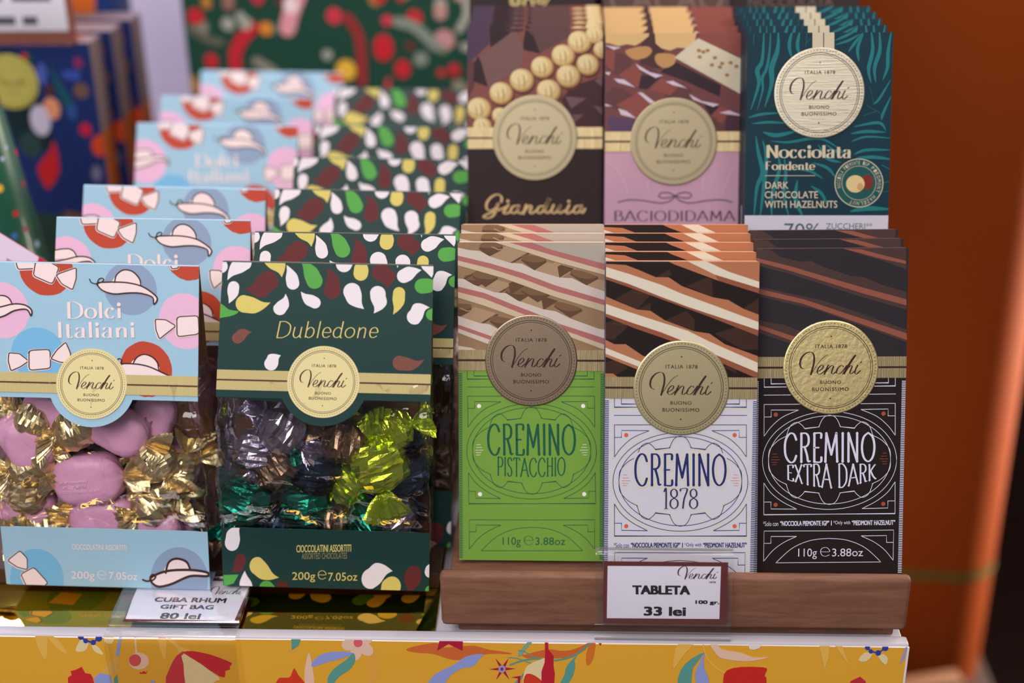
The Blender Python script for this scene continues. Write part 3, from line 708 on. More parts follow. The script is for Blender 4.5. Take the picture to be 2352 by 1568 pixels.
# upper tier tablets
UW = .0748
HGi = quad_h([(1073, 66.3), (1385, 64.8), (1380.6, 742.9), (1075.7, 741.8)], UW, .163)
HBa = quad_h([(1391.1, 76.9), (1709.7, 75.4), (1697.7, 764.7), (1386.5, 763.5)], UW, .163)
HNo = quad_h([(1717.7, 75.6), (2052.4, 74), (2030.7, 824.5), (1704.5, 823.1)], UW, .170)
def lower(a, w, v, m): a.H = lambda p: p; a.poly([(0, 0), (w, 0), (w, v), (0, v)], m); a.layer()
DIM[0] = .86
# hazelnut tablet
a = Art(UW, .163); bc = ink((46, 29, 30)); vS = HGi((1227.3, 316.7))[1]
a.poly([(0, vS), (UW, vS), (UW, .163), (0, .163)], ink((128, 74, 68))); lower(a, UW, vS, bc)
a.H = chain(crop(1040, 0, 3.0158), HGi)
d1, d2, d3, d4 = ink((74, 54, 78)), ink((116, 84, 82)), ink((48, 28, 36)), ink((94, 64, 64))
hz, hs, hsh = ink((214, 192, 140)), ink((170, 130, 78)), ink((92, 46, 42))
a.poly([(60, 150), (245, 150), (255, 300), (90, 460), (60, 470)], d1).poly([(250, 190), (330, 190), (420, 215), (260, 330)], d3)
a.poly([(510, 150), (815, 150), (810, 255), (600, 372), (520, 330)], d4).poly([(505, 200), (560, 250), (605, 372), (480, 342)], d3).poly([(300, 150), (500, 150), (490, 215), (400, 235)], ink((70, 46, 52)))
a.poly([(820, 600), (1060, 520), (1060, 890), (830, 890), (750, 690)], ink((66, 38, 42))); a.layer()
a.poly([(60, 430), (160, 420), (150, 600), (95, 700), (60, 700)], ink((92, 54, 58)))
a.poly([(185, 390), (410, 220), (442, 222), (490, 320), (480, 455), (240, 602), (195, 490)], d2).poly([(175, 385), (200, 440), (243, 602), (140, 560), (150, 440)], d3)
a.poly([(780, 668), (925, 680), (820, 752)], ink((112, 82, 88))).poly([(830, 790), (910, 795), (840, 850)], ink((104, 72, 76))).poly([(985, 560), (1035, 520), (1035, 600)], ink((110, 84, 92))).poly([(975, 730), (1035, 745), (1035, 800)], ink((104, 76, 84)))
N_ = [(985, 240, 66), (878, 290, 83), (765, 385, 82), (620, 465, 80), (478, 555, 85), (335, 645, 82), (183, 755, 85), (935, 447, 78), (800, 527, 84), (665, 630, 85), (1040, 345, 66), (330, 800, 60), (205, 875, 66)]
for x, y, r in N_: a.ell(x + 10, y + 16, r, r, hsh)
a.layer()
for x, y, r in N_: a.ell(x, y, r, r * .95, hs)
a.layer()
for x, y, r in N_: a.ell(x - r * .07, y - r * .08, r * .9, r * .85, ink((206, 178, 124)))
a.layer()
for x, y, r in N_: a.ell(x - r * .2, y - r * .24, r * .68, r * .6, ink((226, 206, 156)))
a.layer()
for x, y, r in N_: a.line([(x + r * .1, y - r * .5), (x + r * .22, y + r * .1), (x + r * .16, y + r * .8)], r * .16, ink((184, 146, 92)), 3, taper=True).line([(x - r * .3, y - r * .3), (x - r * .22, y + r * .2), (x - r * .2, y + r * .75)], r * .12, ink((190, 154, 100)), 3, taper=True)
a.layer()
gold = ink((214, 178, 128))
SCR = [[(336, 1396), (338, 1365), (312, 1346), (270, 1362), (236, 1405), (236, 1445), (262, 1458), (298, 1440), (316, 1404), (300, 1460), (272, 1500), (234, 1510), (214, 1500), (250, 1478), (330, 1450), (372, 1430)],
 [(386, 1418), (362, 1452), (352, 1474), (372, 1478), (405, 1462)], [(448, 1424), (420, 1428), (402, 1455), (412, 1476), (440, 1466), (462, 1420), (450, 1462), (468, 1478), (500, 1458)],
 [(508, 1420), (498, 1450), (490, 1478)], [(496, 1460), (530, 1424), (546, 1432), (534, 1464), (546, 1478), (580, 1456)],
 [(632, 1426), (602, 1430), (584, 1458), (596, 1476), (622, 1464), (650, 1410), (668, 1376), (640, 1450), (652, 1476), (682, 1456)],
 [(698, 1420), (684, 1456), (692, 1476), (716, 1468), (748, 1420), (732, 1460), (744, 1476), (778, 1456)], [(806, 1420), (790, 1454), (788, 1476), (806, 1476), (836, 1456)],
 [(884, 1424), (854, 1428), (838, 1456), (848, 1476), (874, 1464), (896, 1420), (884, 1462), (898, 1474), (916, 1446)]]
for q in SCR: a.line(q, 0, gold, 5, nib=(8, 17, 15))
for x, y in ((382, 1392), (804, 1394)): a.ell(x, y, 11, 11, gold)
o = carton(UW, .163, .0096, a, bc, ink((34, 22, 24)), ink((150, 110, 100)))
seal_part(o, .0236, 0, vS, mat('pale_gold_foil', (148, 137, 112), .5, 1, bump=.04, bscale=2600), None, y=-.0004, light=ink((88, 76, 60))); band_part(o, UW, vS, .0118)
stack(o, 6, -.0563 + UW / 2, .1499, .0994, .0117, nm('dark brown tablet with a picture of pale hazelnuts', 6), 'hazelnut tablets on the upper tier')
# pink tablet
a = Art(UW, .163); pk = ink((198, 154, 176)); vS = HBa((1550.7, 325))[1]
a.poly([(0, vS), (UW, vS), (UW, .163), (0, .163)], ink((112, 66, 66))); lower(a, UW, vS, pk)
a.H = chain(crop(1360, 0, 3.0158), HBa)
tan, tn2, hl, dk, ro, pu = ink((212, 176, 122)), ink((186, 138, 88)), ink((204, 188, 204)), ink((50, 34, 44)), ink((134, 72, 66)), ink((96, 56, 60))
a.poly([(350, 200), (520, 200), (480, 480), (330, 450)], ink((74, 46, 48))).poly([(760, 200), (1080, 200), (1080, 420), (735, 265)], ro)
for x, y in ((150, 440), (330, 520), (150, 680), (560, 640), (880, 850)): a.poly([(x, y - 80), (x + 130, y - 20), (x + 60, y + 90), (x - 60, y + 20)], pu, 2)
for q in ([(180, 520), (300, 440), (350, 520), (320, 605)], [(170, 725), (320, 640), (400, 720), (300, 820)], [(480, 540), (600, 600), (540, 660), (400, 620)], [(830, 800), (880, 740), (960, 760), (900, 860)], [(80, 350), (160, 340), (150, 500), (80, 440)]): a.poly(q, ro)
a.poly([(340, 520), (480, 530), (380, 620), (320, 610)], dk).poly([(560, 420), (890, 590), (885, 670), (640, 560), (470, 500)], dk).poly([(110, 800), (300, 830), (260, 920), (110, 920)], ink((86, 62, 92))).poly([(760, 700), (880, 740), (820, 800)], dk).poly([(930, 800), (1080, 800), (1080, 920), (920, 920)], ink((74, 44, 56)))
a.layer()
a.poly([(80, 180), (400, 180), (392, 250), (350, 285), (300, 316), (240, 306), (180, 320), (120, 300), (80, 296)], tan).poly([(430, 180), (730, 180), (712, 290), (650, 335), (590, 330), (540, 350), (480, 335), (440, 300)], tan)
a.poly([(230, 350), (370, 320), (415, 350), (380, 395), (290, 412)], tn2, 3).poly([(450, 372), (570, 380), (570, 440), (500, 472), (440, 430)], tn2, 3)
a.poly([(735, 265), (1080, 430), (1080, 680), (570, 398)], ink((206, 196, 172))); a.layer()
for q in ([(80, 500), (130, 500), (115, 522)], [(300, 440), (400, 500), (490, 522), (440, 540), (330, 482)], [(315, 640), (345, 640), (440, 712), (400, 715)], [(180, 750), (240, 770), (305, 820), (200, 795)], [(150, 545), (220, 550), (300, 605), (180, 572)], [(510, 565), (560, 560), (660, 612), (560, 590)], [(670, 650), (760, 700), (880, 722), (840, 740), (700, 690)], [(880, 780), (950, 765), (1050, 805), (930, 790)], [(80, 715), (140, 735), (90, 735)], [(90, 312), (200, 330), (150, 345)]): a.poly(q, hl)
for x, y in [(740, 350), (770, 360), (800, 350), (745, 395), (850, 400), (830, 450), (885, 465), (900, 440), (960, 435), (1000, 460), (935, 520), (1040, 540)]: a.ell(x, y, 15, 12, ink((156, 112, 70)))
a.layer()
for s in (1, -1):
    f = lambda q, s=s: [(575 + s * (x - 575), y) for x, y in q]
    a.line(f([(575, 1356), (530, 1334), (480, 1336), (462, 1356), (490, 1372), (540, 1366), (575, 1356), (540, 1390), (470, 1406), (350, 1388), (250, 1384), (180, 1400)]), 8, ink((92, 70, 78)), 5)
    a.line(f([(100, 1130), (180, 1180), (250, 1330)]), 6, ink((214, 174, 194)), 4).line(f([(290, 1140), (370, 1200), (390, 1320)]), 6, ink((214, 174, 194)), 4)
letter_text(a, 'BACIODIDAMA', (152, 1460, 988, 1530), ink((84, 60, 70)), .17, .045, .10, gap=.14, ser_th=.04)
a.layer()
o = carton(UW, .163, .0140, a, pk, ink((150, 116, 134)), ink((186, 146, 110)))
seal_part(o, .0237, 0, vS, MATS['pale_gold_foil'], None, y=-.0004, light=ink((88, 76, 60))); band_part(o, UW, vS, .0108)
stack(o, 5, .0197 + UW / 2, .1384, .0992, .0163, nm('pink tablet with a picture of biscuits and chocolate', 5), 'pink tablets on the upper tier')
# teal tablet
a = Art(UW, .170); nv = ink((14, 50, 64)); tl = ink((30, 116, 122)); cr = ink((206, 192, 166)); wh = ink((206, 200, 216))
a.poly([(0, 0), (UW, 0), (UW, .170), (0, .170)], nv); a.layer()
a.H = chain(crop(1680, 0, 2.9036), HNo)
LV = [(22, (150, 225), (147, 300)), (30, (218, 190), (205, 400), (172, 470), (182, 560), (128, 735)), (20, (262, 190), (255, 330), (236, 450), (206, 520), (208, 600), (172, 735)), (36, (312, 190), (308, 330), (268, 450), (268, 560), (222, 715)), (24, (408, 200), (385, 300), (402, 385)), (24, (458, 200), (440, 300), (458, 375)), (18, (505, 200), (495, 310)), (16, (530, 255), (495, 290)),
 (18, (690, 270), (760, 240), (830, 205)), (16, (690, 300), (780, 270), (860, 225)), (20, (780, 345), (820, 290), (880, 215)), (22, (850, 410), (842, 320), (880, 225)), (26, (930, 190), (942, 330), (915, 460), (932, 555)), (26, (985, 190), (990, 330), (955, 450), (962, 550)), (24, (1068, 200), (1045, 340), (1040, 450), (1008, 535)),
 (16, (1062, 530), (985, 660), (945, 695)), (14, (925, 580), (948, 680)), (18, (1064, 640), (1010, 760), (1000, 800)), (14, (900, 700), (1000, 760)), (18, (112, 785), (200, 762), (330, 752)), (18, (135, 825), (250, 815), (365, 822)), (28, (210, 880), (300, 902), (440, 872)), (20, (262, 940), (380, 948), (540, 922), (625, 935), (725, 995)), (16, (255, 705), (310, 700)),
 (18, (880, 772), (975, 738)), (20, (815, 845), (980, 818), (1030, 870)), (22, (795, 892), (900, 876), (1030, 882)), (14, (795, 945), (900, 912), (1065, 922)), (20, (815, 1030), (900, 1000), (1065, 1000)), (24, (830, 1052), (950, 1048), (1066, 1062)), (40, (1000, 1100), (1070, 1135)), (28, (1010, 1220), (1068, 1205)), (22, (1010, 1280), (1068, 1270)),
 (30, (162, 905), (180, 1020), (208, 1150), (170, 1250), (150, 1450)), (28, (208, 935), (232, 1050), (215, 1250), (190, 1450)), (26, (312, 1035), (320, 1130), (272, 1300), (268, 1450)), (24, (352, 1050), (362, 1160), (350, 1300), (385, 1450)), (28, (440, 1200), (428, 1330), (480, 1450)), (22, (530, 1240), (600, 1290), (645, 1380)), (18, (420, 1125), (520, 1140), (610, 1190)), (20, (540, 1085), (640, 1120), (695, 1185)), (24, (580, 965), (640, 1055), (730, 1082)), (32, (790, 1410), (900, 1390), (1066, 1395)), (16, (630, 960), (700, 1010), (780, 1010))]
for q in LV: a.line(q[1:], q[0], tl, 6, taper=True)
a.layer()
a.poly([(540, 150), (612, 150), (612, 340), (540, 340)], cr).poly([(618, 150), (686, 150), (686, 340), (618, 340)], cr)
letter_text(a, 'Nocciolata', (234, 968, 797, 1052), cr, .25, .035, .12, gap=.09, ser_th=.04); letter_text(a, 'Fondente', (228, 1078, 555, 1132), cr, .24, .06, .10, gap=.09, ser_th=.05)
a.line([(225, 1171), (556, 1171)], 4, cr)
a.text('DARK', (226, 1212, 380, 1258), cr, .012).text('CHOCOLATE', (222, 1275, 577, 1322), cr, .012).text('WITH HAZELNUTS', (222, 1338, 706, 1386), cr, .012)
a.ell(850, 1220, 164, 164, ink((26, 82, 82))); a.layer()
a.ring(850, 1220, 157, 163, cr).ring(850, 1220, 112, 115, cr)
def arc_text(s, cx, cy, r, h, a0, a1, m):
    n = len(s); keep = a.H
    for k, ch in enumerate(s):
        if ch == ' ': continue
        t = R(a0 + (a1 - a0) * (k + .5) / n); c_, s_ = math.cos(t), math.sin(t); w = abs(R(a1 - a0)) * r / n * .36
        P2 = lambda x, y: (cx + c_ * (r + y) - s_ * x * 1, cy + s_ * (r + y) + c_ * x)
        a.text(ch, (P2(-w, h), P2(w, h), P2(w, 0), P2(-w, 0)), m)
    a.H = keep
arc_text('NOCCIOLA PIEMONTE IGP', 850, 1220, 124, 24, 165, 300, cr); arc_text('PIEDMONT HAZELNUT', 850, 1220, 124, 24, 308, 478, cr)
a.ell(905, 1214, 40, 50, ink((124, 44, 34))); a.layer()
a.ell(826, 1226, 62, 58, ink((218, 192, 140))).ell(858, 1246, 20, 26, ink((196, 158, 104)))
a.poly([(40, 1436), (1120, 1436), (1120, 2500), (40, 2500)], wh); a.layer()
a.text('70%', (352, 1488, 590, 1585), ink((70, 96, 104))).text('ZUCCHERI**', (630, 1486, 940, 1528), ink((70, 96, 104)))
o = carton(UW, .170, .0132, a, nv, ink((24, 38, 52)), ink((30, 70, 78)))
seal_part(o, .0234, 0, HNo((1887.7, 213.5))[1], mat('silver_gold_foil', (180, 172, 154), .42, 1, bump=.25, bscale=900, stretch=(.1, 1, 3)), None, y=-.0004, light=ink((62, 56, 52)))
stack(o, 5, .0925 + UW / 2, .1052, .0998, .0155, nm('teal leaf-patterned tablet with a cream ribbon', 5), 'teal tablets on the upper tier')
# top tier, only their feet are in view
TOPS = [(-.0600, '80%', ink((44, 29, 30)), ink((206, 186, 120)), (.024, .0805, .050, .0700), 'dark brown tablet with gold percentage on the top tier'),
        (.0200, 'CACAO', ink((82, 60, 56)), ink((112, 88, 80)), (.004, .0870, .0715, .0705), 'brown tablet with pale brown letters on the top tier'),
        (.0965, 'NOCCIOLATA', ink((42, 29, 30)), ink((90, 78, 74)), (.010, .0790, .060, .0735), 'near black tablet with thin grey letters on the top tier')]
for x, t, bc, ic, bx, lb in TOPS:
    a = Art(.0752, .165); a.poly([(0, 0), (.0752, 0), (.0752, .165), (0, .165)], bc); a.layer()
    a.text(t, bx, ic, bold=.01)
    o = carton(.0752, .165, .012, a, bc, bc, bc)
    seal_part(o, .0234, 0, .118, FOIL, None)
    pose(o, x + .0376, .2525, .1794); tag(o, lb, 'chocolate tablet', 'tablets on the top tier')

DIM[0] = 1.0
# ------------------------------------------------------------------ gift bags
HWD, HHT, SHR = .1036, .0655, .03
def hdr(u, v, e):
    t = v / HHT; z = .109 + (.0615) * t; y = .003 + .023 * t; w = .1046 + (.102 - .1046) * t
    return ((u / HWD - .5) * w + SHR * z, y - e * .9366, z + e * .3503)
def flapmap(u, v, e):
    t = v / .034
    return (u - .0533 + SHR * v, -.0006 + .0022 * t - e, .0008 + v)
def outline_prism(b, out, fn, th, m):
    tri = tessellate_polygon([[Vector((p[0], p[1], 0)) for p in out]])
    for t in tri:
        b.face([fn(out[i][0], out[i][1], 0) for i in t], m); b.face([fn(out[i][0], out[i][1], -th) for i in reversed(t)], m)
    n = len(out)
    for i in range(n):
        p, q = out[i], out[(i + 1) % n]; b.face([fn(*p, 0), fn(*q, 0), fn(*q, -th), fn(*p, -th)], m)
def gift_bag(card, art, cs, rs, rc, flap, base, film_seed):
    root = empty('gift_bag')
    b = MB(); cx, cv = cs
    a0 = math.asin(min(1, cv / rc)); hw = math.cos(a0) * rc
    arc = [(cx + rc * math.cos(PI + a0 + (PI - 2 * a0) * k / 24), cv + rc * math.sin(PI + a0 + (PI - 2 * a0) * k / 24)) for k in range(25)] if True else []
    out = [(0, 0)] + arc + [(HWD, 0), (HWD, HHT), (0, HHT)]
    outline_prism(b, out, hdr, .0004, card)
    b.tube([Vector(hdr(u, HHT, -.0006)) for u in (0, HWD / 2, HWD)], .0006, card)
    art.put(b, lambda u, v, e: hdr(u, v, e + 1e-5))
    h = b.build('header_card', root)
    b = MB(); s = Art(1, 1, False)
    s.H = lambda p: (cx + p[0] * rs, cv - p[1] * rs)
    SG = ink((214, 200, 148)); s.L = 1; s.ell(0, 0, 1, 1, SG, n=72); s.layer(); s.H = lambda p: p
    seal_art(s, lambda p: (cx + p[0] * rs, cv - p[1] * rs), ink((62, 44, 36)), .85)
    s.put(b, lambda u, v, e: hdr(u, v, e + (art.L + art.n * .12 + 2) * 2.2e-5)); b.build('seal', root)
    # backing card, base and foot flap
    b = MB()
    for (y0, z0, w0), (y1, z1, w1) in [((.0375, .0006, .1045), (.0280, .1703, .101))]:
        P = [(-w0 / 2 + SHR * z0, y0, z0), (w0 / 2 + SHR * z0, y0, z0), (w1 / 2 + SHR * z1, y1, z1), (-w1 / 2 + SHR * z1, y1, z1)]
        Q = [(x, y + .0005, z) for x, y, z in P]
        b.face(P, KRAFT); b.face(Q[::-1], KRAFT)
        for i in range(4): b.face([P[i], P[(i + 1) % 4], Q[(i + 1) % 4], Q[i]], KRAFT)
    b.build('backing_card', root)
    b = MB(); b.box(-.0525, .0525, 0, .0378, .0001, .0005, card)
    base.put(b, lambda u, v, e: (u - .0525, v, .0001 - e)); b.build('base_card', root)
    b = MB(); r = .006
    out = [(0, 0), (.1066, 0)] + [(.1066 - r + r * math.cos(t), .034 - r + r * math.sin(t)) for t in [PI / 2 * k / 6 for k in range(7)]] + [(r + r * math.cos(t), .034 - r + r * math.sin(t)) for t in [PI / 2 + PI / 2 * k / 6 for k in range(7)]]
    outline_prism(b, out, flapmap, .0004, card)
    flap.put(b, lambda u, v, e: flapmap(u, v, e + 1e-5)); b.build('foot_flap', root)
    # film tube
    b = MB(); rows = []; NZ = 34
    for i in range(NZ + 1):
        t = i / NZ; z = .0012 + .116 * t
        yf = .0022 + .0022 * t ** 2 - .0012 * math.sin(PI * min(1, t * 1.05)) ; yb = .0365 - .0065 * t
        if t > .8: yf += (t - .8) * .012
        w = (.1045 + .0035 * math.sin(PI * t * .9)) / 2 - .0010 * t
        kk = min(1, max(0, (z - .030) / .035)); kk = kk * kk * (3 - 2 * kk); yf = .0034 * (1 - kk) + yf * kk
        ring = []
        NX, NY = 46, 10
        path = [(-w + 2 * w * k / NX, yf) for k in range(NX)] + [(w, yf + (yb - yf) * k / NY) for k in range(NY)] + [(w - 2 * w * k / 8, yb) for k in range(8)] + [(-w, yb + (yf - yb) * k / NY) for k in range(NY)]
        for x, y in path:
            q = Vector((x * 60 + film_seed, y * 60, z * 60)); nz = noise.noise(q) * .0011 + noise.noise(q * 2.7) * .0006
            rg = abs(noise.noise(Vector((x * 34 + film_seed * 3, z * 42, 2.2))))
            k = min(1, i / 6)
            front = max(0, 1 - abs(y - yf) / .012)
            y2 = y + (nz - (.0036 * max(0, .10 - rg) / .10)) * k * front
            if z < .040 and front > .3: y2 = max(y2, .0028)
            side = math.copysign(1, x) * (abs(x) > w * .98) * noise.noise(q * 1.5) * .0020 * k
            gus = -math.copysign(1, x) * (abs(x) > w * .98) * .010 * t * max(0, 1 - abs((y - yf) / (yb - yf) - .5) * 2)
            ring.append((x + side + gus + SHR * z, y2, z))
        rows.append(ring)
    b.grid(rows, FILM, True, False, True)
    b.build('cellophane_bag', root)
    return root

# blue bag artwork
BL = ink((148, 183, 204)); PN = ink((226, 206, 206)); OL = ink((58, 38, 36)); RD = ink((176, 66, 46)); GY = ink((132, 150, 178)); PK = ink((216, 170, 200)); DB = ink((112, 170, 208)); BAND = ink((196, 180, 128))
def quadw(q, w, h): return homography(q, [(0, h), (w, h), (w, 0), (0, 0)])
a = Art(HWD, HHT); a.poly([(0, 0), (HWD, 0), (HWD, HHT), (0, HHT)], BL); a.layer()
HDo = quadw([(-26, 601.5), (455, 613.5), (424, 927), (-60, 912)], HWD, HHT)
ctr = HDo((683 / 3.563, 560 + 1155 / 3.563)); du = HWD / 2 - ctr[0]
a.H = chain(crop(0, 560, 3.563), HDo, lambda p: (p[0] + du * 1.0, p[1]))
def fig(a, pts, w=9, sm=0):
    P = smooth(pts, sm, True) if sm else pts
    a.line(P, w * 2.0, PN, closed=True); a.poly(P, PN); a.layer(); a.line([(x + 3, y - 2) for x, y in P], w, OL, closed=True)
def rnd(pts, k=.16):
    out = []
    for i in range(len(pts)):
        p, c, n = pts[i - 1], pts[i], pts[(i + 1) % len(pts)]
        out += [(c[0] + (p[0] - c[0]) * k, c[1] + (p[1] - c[1]) * k), (c[0] + (p[0] - c[0]) * k * .25 + (n[0] - c[0]) * k * .25, c[1] + (p[1] - c[1]) * k * .25 + (n[1] - c[1]) * k * .25), (c[0] + (n[0] - c[0]) * k, c[1] + (n[1] - c[1]) * k)]
    return out
a.blob(385, 205, 220, RD, .012, seed=2).blob(1065, 370, 217, GY, .004).blob(1560, 130, 175, RD, .02, seed=4).blob(-8, 543, 226, PK, .012, seed=5, ry=232).blob(1490, 640, 214, PK, .012, seed=6, ry=232).blob(265, 905, 220, DB, .01, seed=7).blob(1137, 1037, 214, RD, .015, seed=8, ry=232)
a.layer()
for q in ([(135, 135), (290, 135), (288, 205), (150, 210)], [(300, 150), (400, 140), (490, 195), (425, 332), (272, 262)], [(458, 255), (632, 196), (622, 290), (586, 380), (500, 330)], [(25, 895), (110, 902), (182, 965), (110, 1012), (30, 1046), (14, 960)], [(190, 876), (362, 868), (356, 1026), (178, 1042)], [(364, 945), (420, 872), (496, 808), (528, 900), (522, 988), (430, 974)], [(1245, 623), (1330, 627), (1412, 680), (1330, 740), (1266, 788), (1243, 710)], [(1424, 604), (1602, 595), (1596, 748), (1412, 770)], [(1380, 120), (1500, 140), (1470, 205), (1420, 212)]):
    fig(a, rnd(q))
def hat(a, dome, brim, curl=None):
    for q in (dome, brim):
        P = smooth(q, 5, True); a.poly([(x - 5, y + 5) for x, y in P], PN)
    a.layer()
    a.line(dome, 11, OL, 5); a.line(brim, 12, OL, 5, closed=True)
    if curl: a.line(curl, 9, OL, 5)
hat(a, [(940, 318), (958, 262), (1000, 225), (1045, 215), (1100, 232), (1145, 285), (1155, 342)], [(800, 322), (900, 315), (1040, 320), (1160, 350), (1250, 410), (1280, 455), (1248, 498), (1240, 440), (1150, 408), (1050, 404), (930, 412), (845, 388), (805, 352)], [(735, 290), (750, 318), (790, 328), (830, 316), (852, 296), (838, 282), (812, 292), (800, 318), (802, 345)])
hat(a, [(-160, 500), (-120, 440), (0, 420), (60, 440), (88, 495)], [(-200, 560), (0, 512), (100, 490), (190, 500), (240, 540), (232, 586), (200, 536), (100, 545), (0, 592), (-150, 620)])
hat(a, [(1035, 990), (1068, 940), (1130, 912), (1195, 932), (1235, 980), (1240, 1035)], [(930, 1000), (1035, 990), (1150, 1010), (1260, 1060), (1340, 1110), (1200, 1110), (940, 1105)], [(910, 955), (930, 945), (945, 965), (930, 990)])
a.layer()
for dx in (0,):
    letter_text(a, 'Dolci', (528, 478, 972, 612), PN, .20, .03, .09, gap=.12, shear=.04, ser_th=.03); letter_text(a, 'Italiani', (440, 640, 1070, 772), PN, .20, .03, .09, gap=.12, shear=.04, ser_th=.03)
a.layer(); a.H = lambda p: p
def band(a, v, h):
    a.poly([(0, v - h / 2), (HWD, v - h / 2), (HWD, v + h / 2), (0, v + h / 2)], BAND); a.layer()
    rb = ink((176, 160, 108)); n = 150
    for k in range(n): u = HWD * (k + .5) / n; a.poly([(u, v - h / 2), (u + .00028, v - h / 2), (u + .00028, v + h / 2), (u, v + h / 2)], rb)
    a.layer(); a.poly([(0, v - .0004), (HWD, v - .0004), (HWD, v + .0004), (0, v + .0004)], ink((84, 54, 46)))
cvD = ctr[1]; band(a, cvD, .0098)
f = Art(.1066, .034); f.poly([(0, 0), (.1066, 0), (.1066, .034), (0, .034)], BL); f.layer()
f.H = chain(crop(0, 900, 2.3481), quadw([(-8, 1229), (474, 1234), (480, 1352), (4, 1350)], .1066, .034))
f.blob(180, 1030, 150, DB, .01, seed=3).blob(962, 1015, 155, GY, .008, seed=4); f.layer()
fig(f, rnd([(14, 942), (85, 892), (126, 930), (125, 986), (70, 975)]), 5); fig(f, rnd([(88, 1008), (162, 972), (240, 1048), (205, 1075), (120, 1070)]), 5)
hat(f, [(890, 985), (905, 935), (945, 915), (1000, 928), (1022, 968)], [(815, 1005), (900, 975), (1020, 968), (1110, 978), (1112, 996), (1020, 998), (920, 1038), (850, 1052), (812, 1030)], [(765, 1020), (790, 1027), (825, 1018), (835, 1000), (818, 995), (805, 1010), (815, 1030)])
f.text('CIOCCOLATINI ASSORTITI', (378, 854, 678, 880), PN, .012).text('ASSORTED CHOCOLATES', (415, 893, 660, 916), ink((176, 198, 214))).text('200g', (372, 986, 502, 1034), PN).text('7.05oz', (580, 986, 736, 1022), PN)
letter_text(f, 'e', (515, 958, 568, 1022), PN, .06, .04)
bs = Art(.105, .0378); bs.poly([(0, 0), (.105, 0), (.105, .0378), (0, .0378)], BL); bs.layer(); bs.ell(.03, .012, .016, .016, DB).ell(.07, .02, .017, .017, RD).poly([(.02, .022), (.05, .022), (.05, .034), (.02, .034)], ink((190, 176, 150))); bs.layer(); bs.poly([(.056, .024), (.07, .024), (.072, .036), (.054, .036)], OL)
bs.poly([(.016, .006), (.03, .004), (.032, .014), (.02, .016)], PN)
blue = gift_bag(BL, a, (HWD / 2, cvD), .0173, .0213, f, bs, 1.3)

# green bag artwork
GN = ink((26, 56, 54), .4, .22); W_ = ink((222, 214, 220)); YL = ink((206, 190, 104)); G_ = ink((84, 158, 72)); MR = ink((96, 42, 44)); MR2 = ink((118, 72, 62))
def drop(a, hx, hy, r, tx, ty, m, bend=.5):
    dx, dy = tx - hx, ty - hy; L = math.hypot(dx, dy); ux, uy = dx / L, dy / L; nx, ny = -uy, ux
    P = [(hx - ux * r + nx * 0, hy - uy * r)]
    P = []
    for k in range(13):
        t = PI * .5 + PI * k / 12; c, s = math.cos(t), math.sin(t); P.append((hx + r * (ux * c + nx * s), hy + r * (uy * c + ny * s)))
    q1 = smooth([P[-1], (hx + ux * L * .35 - nx * r * (.95 - .5 * bend), hy + uy * L * .35 - ny * r * (.95 - .5 * bend)), (hx + ux * L * .7 - nx * r * (.45 - .6 * bend), hy + uy * L * .7 - ny * r * (.45 - .6 * bend)), (tx, ty)], 5)
    q2 = smooth([(tx, ty), (hx + ux * L * .7 + nx * r * (.45 + .45 * bend), hy + uy * L * .7 + ny * r * (.45 + .45 * bend)), (hx + ux * L * .35 + nx * r * (.95 + .3 * bend), hy + uy * L * .35 + ny * r * (.95 + .3 * bend)), P[0]], 5)
    a.poly(P + q1[1:] + q2[1:-1], m)
a = Art(HWD, HHT); a.poly([(0, 0), (HWD, 0), (HWD, HHT), (0, HHT)], GN); a.layer()
HDu = quadw([(515, 602.5), (998.4, 611), (985.5, 928), (492.7, 915)], HWD, HHT)
ctr = HDu((460 + 1060 / 3.7333, 580 + 1120 / 3.7333)); du = HWD / 2 - ctr[0]
a.H = chain(crop(460, 580, 3.7333), HDu, lambda p: (p[0] + du, p[1]))
for hx, hy, r, tx, ty, m, bd in [(205, 120, 58, 150, 20, W_, 0), (400, 90, 66, 258, 238, W_, .5), (310, 295, 48, 265, 437, W_, -.35), (400, 440, 76, 622, 428, YL, .55), (605, 245, 86, 402, 308, MR, -.9), (815, 262, 55, 765, 108, W_, .3), (700, 480, 56, 752, 352, W_, .6), (1000, 428, 50, 882, 334, W_, -.5), (1000, 240, 70, 880, 60, G_, .4), (1148, 325, 72, 1100, 128, MR, .8), (1255, 100, 68, 1300, -20, W_, .3), (1398, 178, 62, 1440, 40, YL, -.2), (1322, 335, 76, 1422, 482, W_, .45), (1575, 170, 82, 1618, 308, MR, -.9), (1542, 352, 68, 1504, 520, W_, -.8), (1726, 345, 52, 1670, 530, YL, -.6), (1768, 200, 58, 1922, 148, W_, -.35), (1925, 285, 64, 2110, 250, G_, .2), (1855, 550, 66, 1988, 468, W_, -1.0), (2005, 530, 50, 2100, 500, G_, 0), (335, 735, 48, 458, 686, MR2, -.8), (615, 960, 58, 700, 885, W_, -.6), (1725, 952, 66, 1935, 920, MR2, .85), (640, 60, 70, 722, 212, YL, -.7), (1980, 60, 70, 2010, 212, W_, 0), (1715, 60, 14, 1717, 132, W_, 0), (180, 285, 26, 215, 240, G_, 0)]: drop(a, hx, hy, r, tx, ty, m, bd)
a.poly([(150, 430), (210, 445), (270, 490), (348, 505), (300, 538), (220, 555), (150, 556)], G_, 3)
a.layer()
GT = ink((206, 190, 112))
letter_text(a, 'Dubledone', (655, 592, 1530, 730), GT, .075, .042, 0, gap=.10, shear=.22)
a.layer(); a.H = lambda p: p
cvU = ctr[1]; band(a, cvU, .0098)
f = Art(.1066, .034); f.poly([(0, 0), (.1066, 0), (.1066, .034), (0, .034)], GN); f.layer()
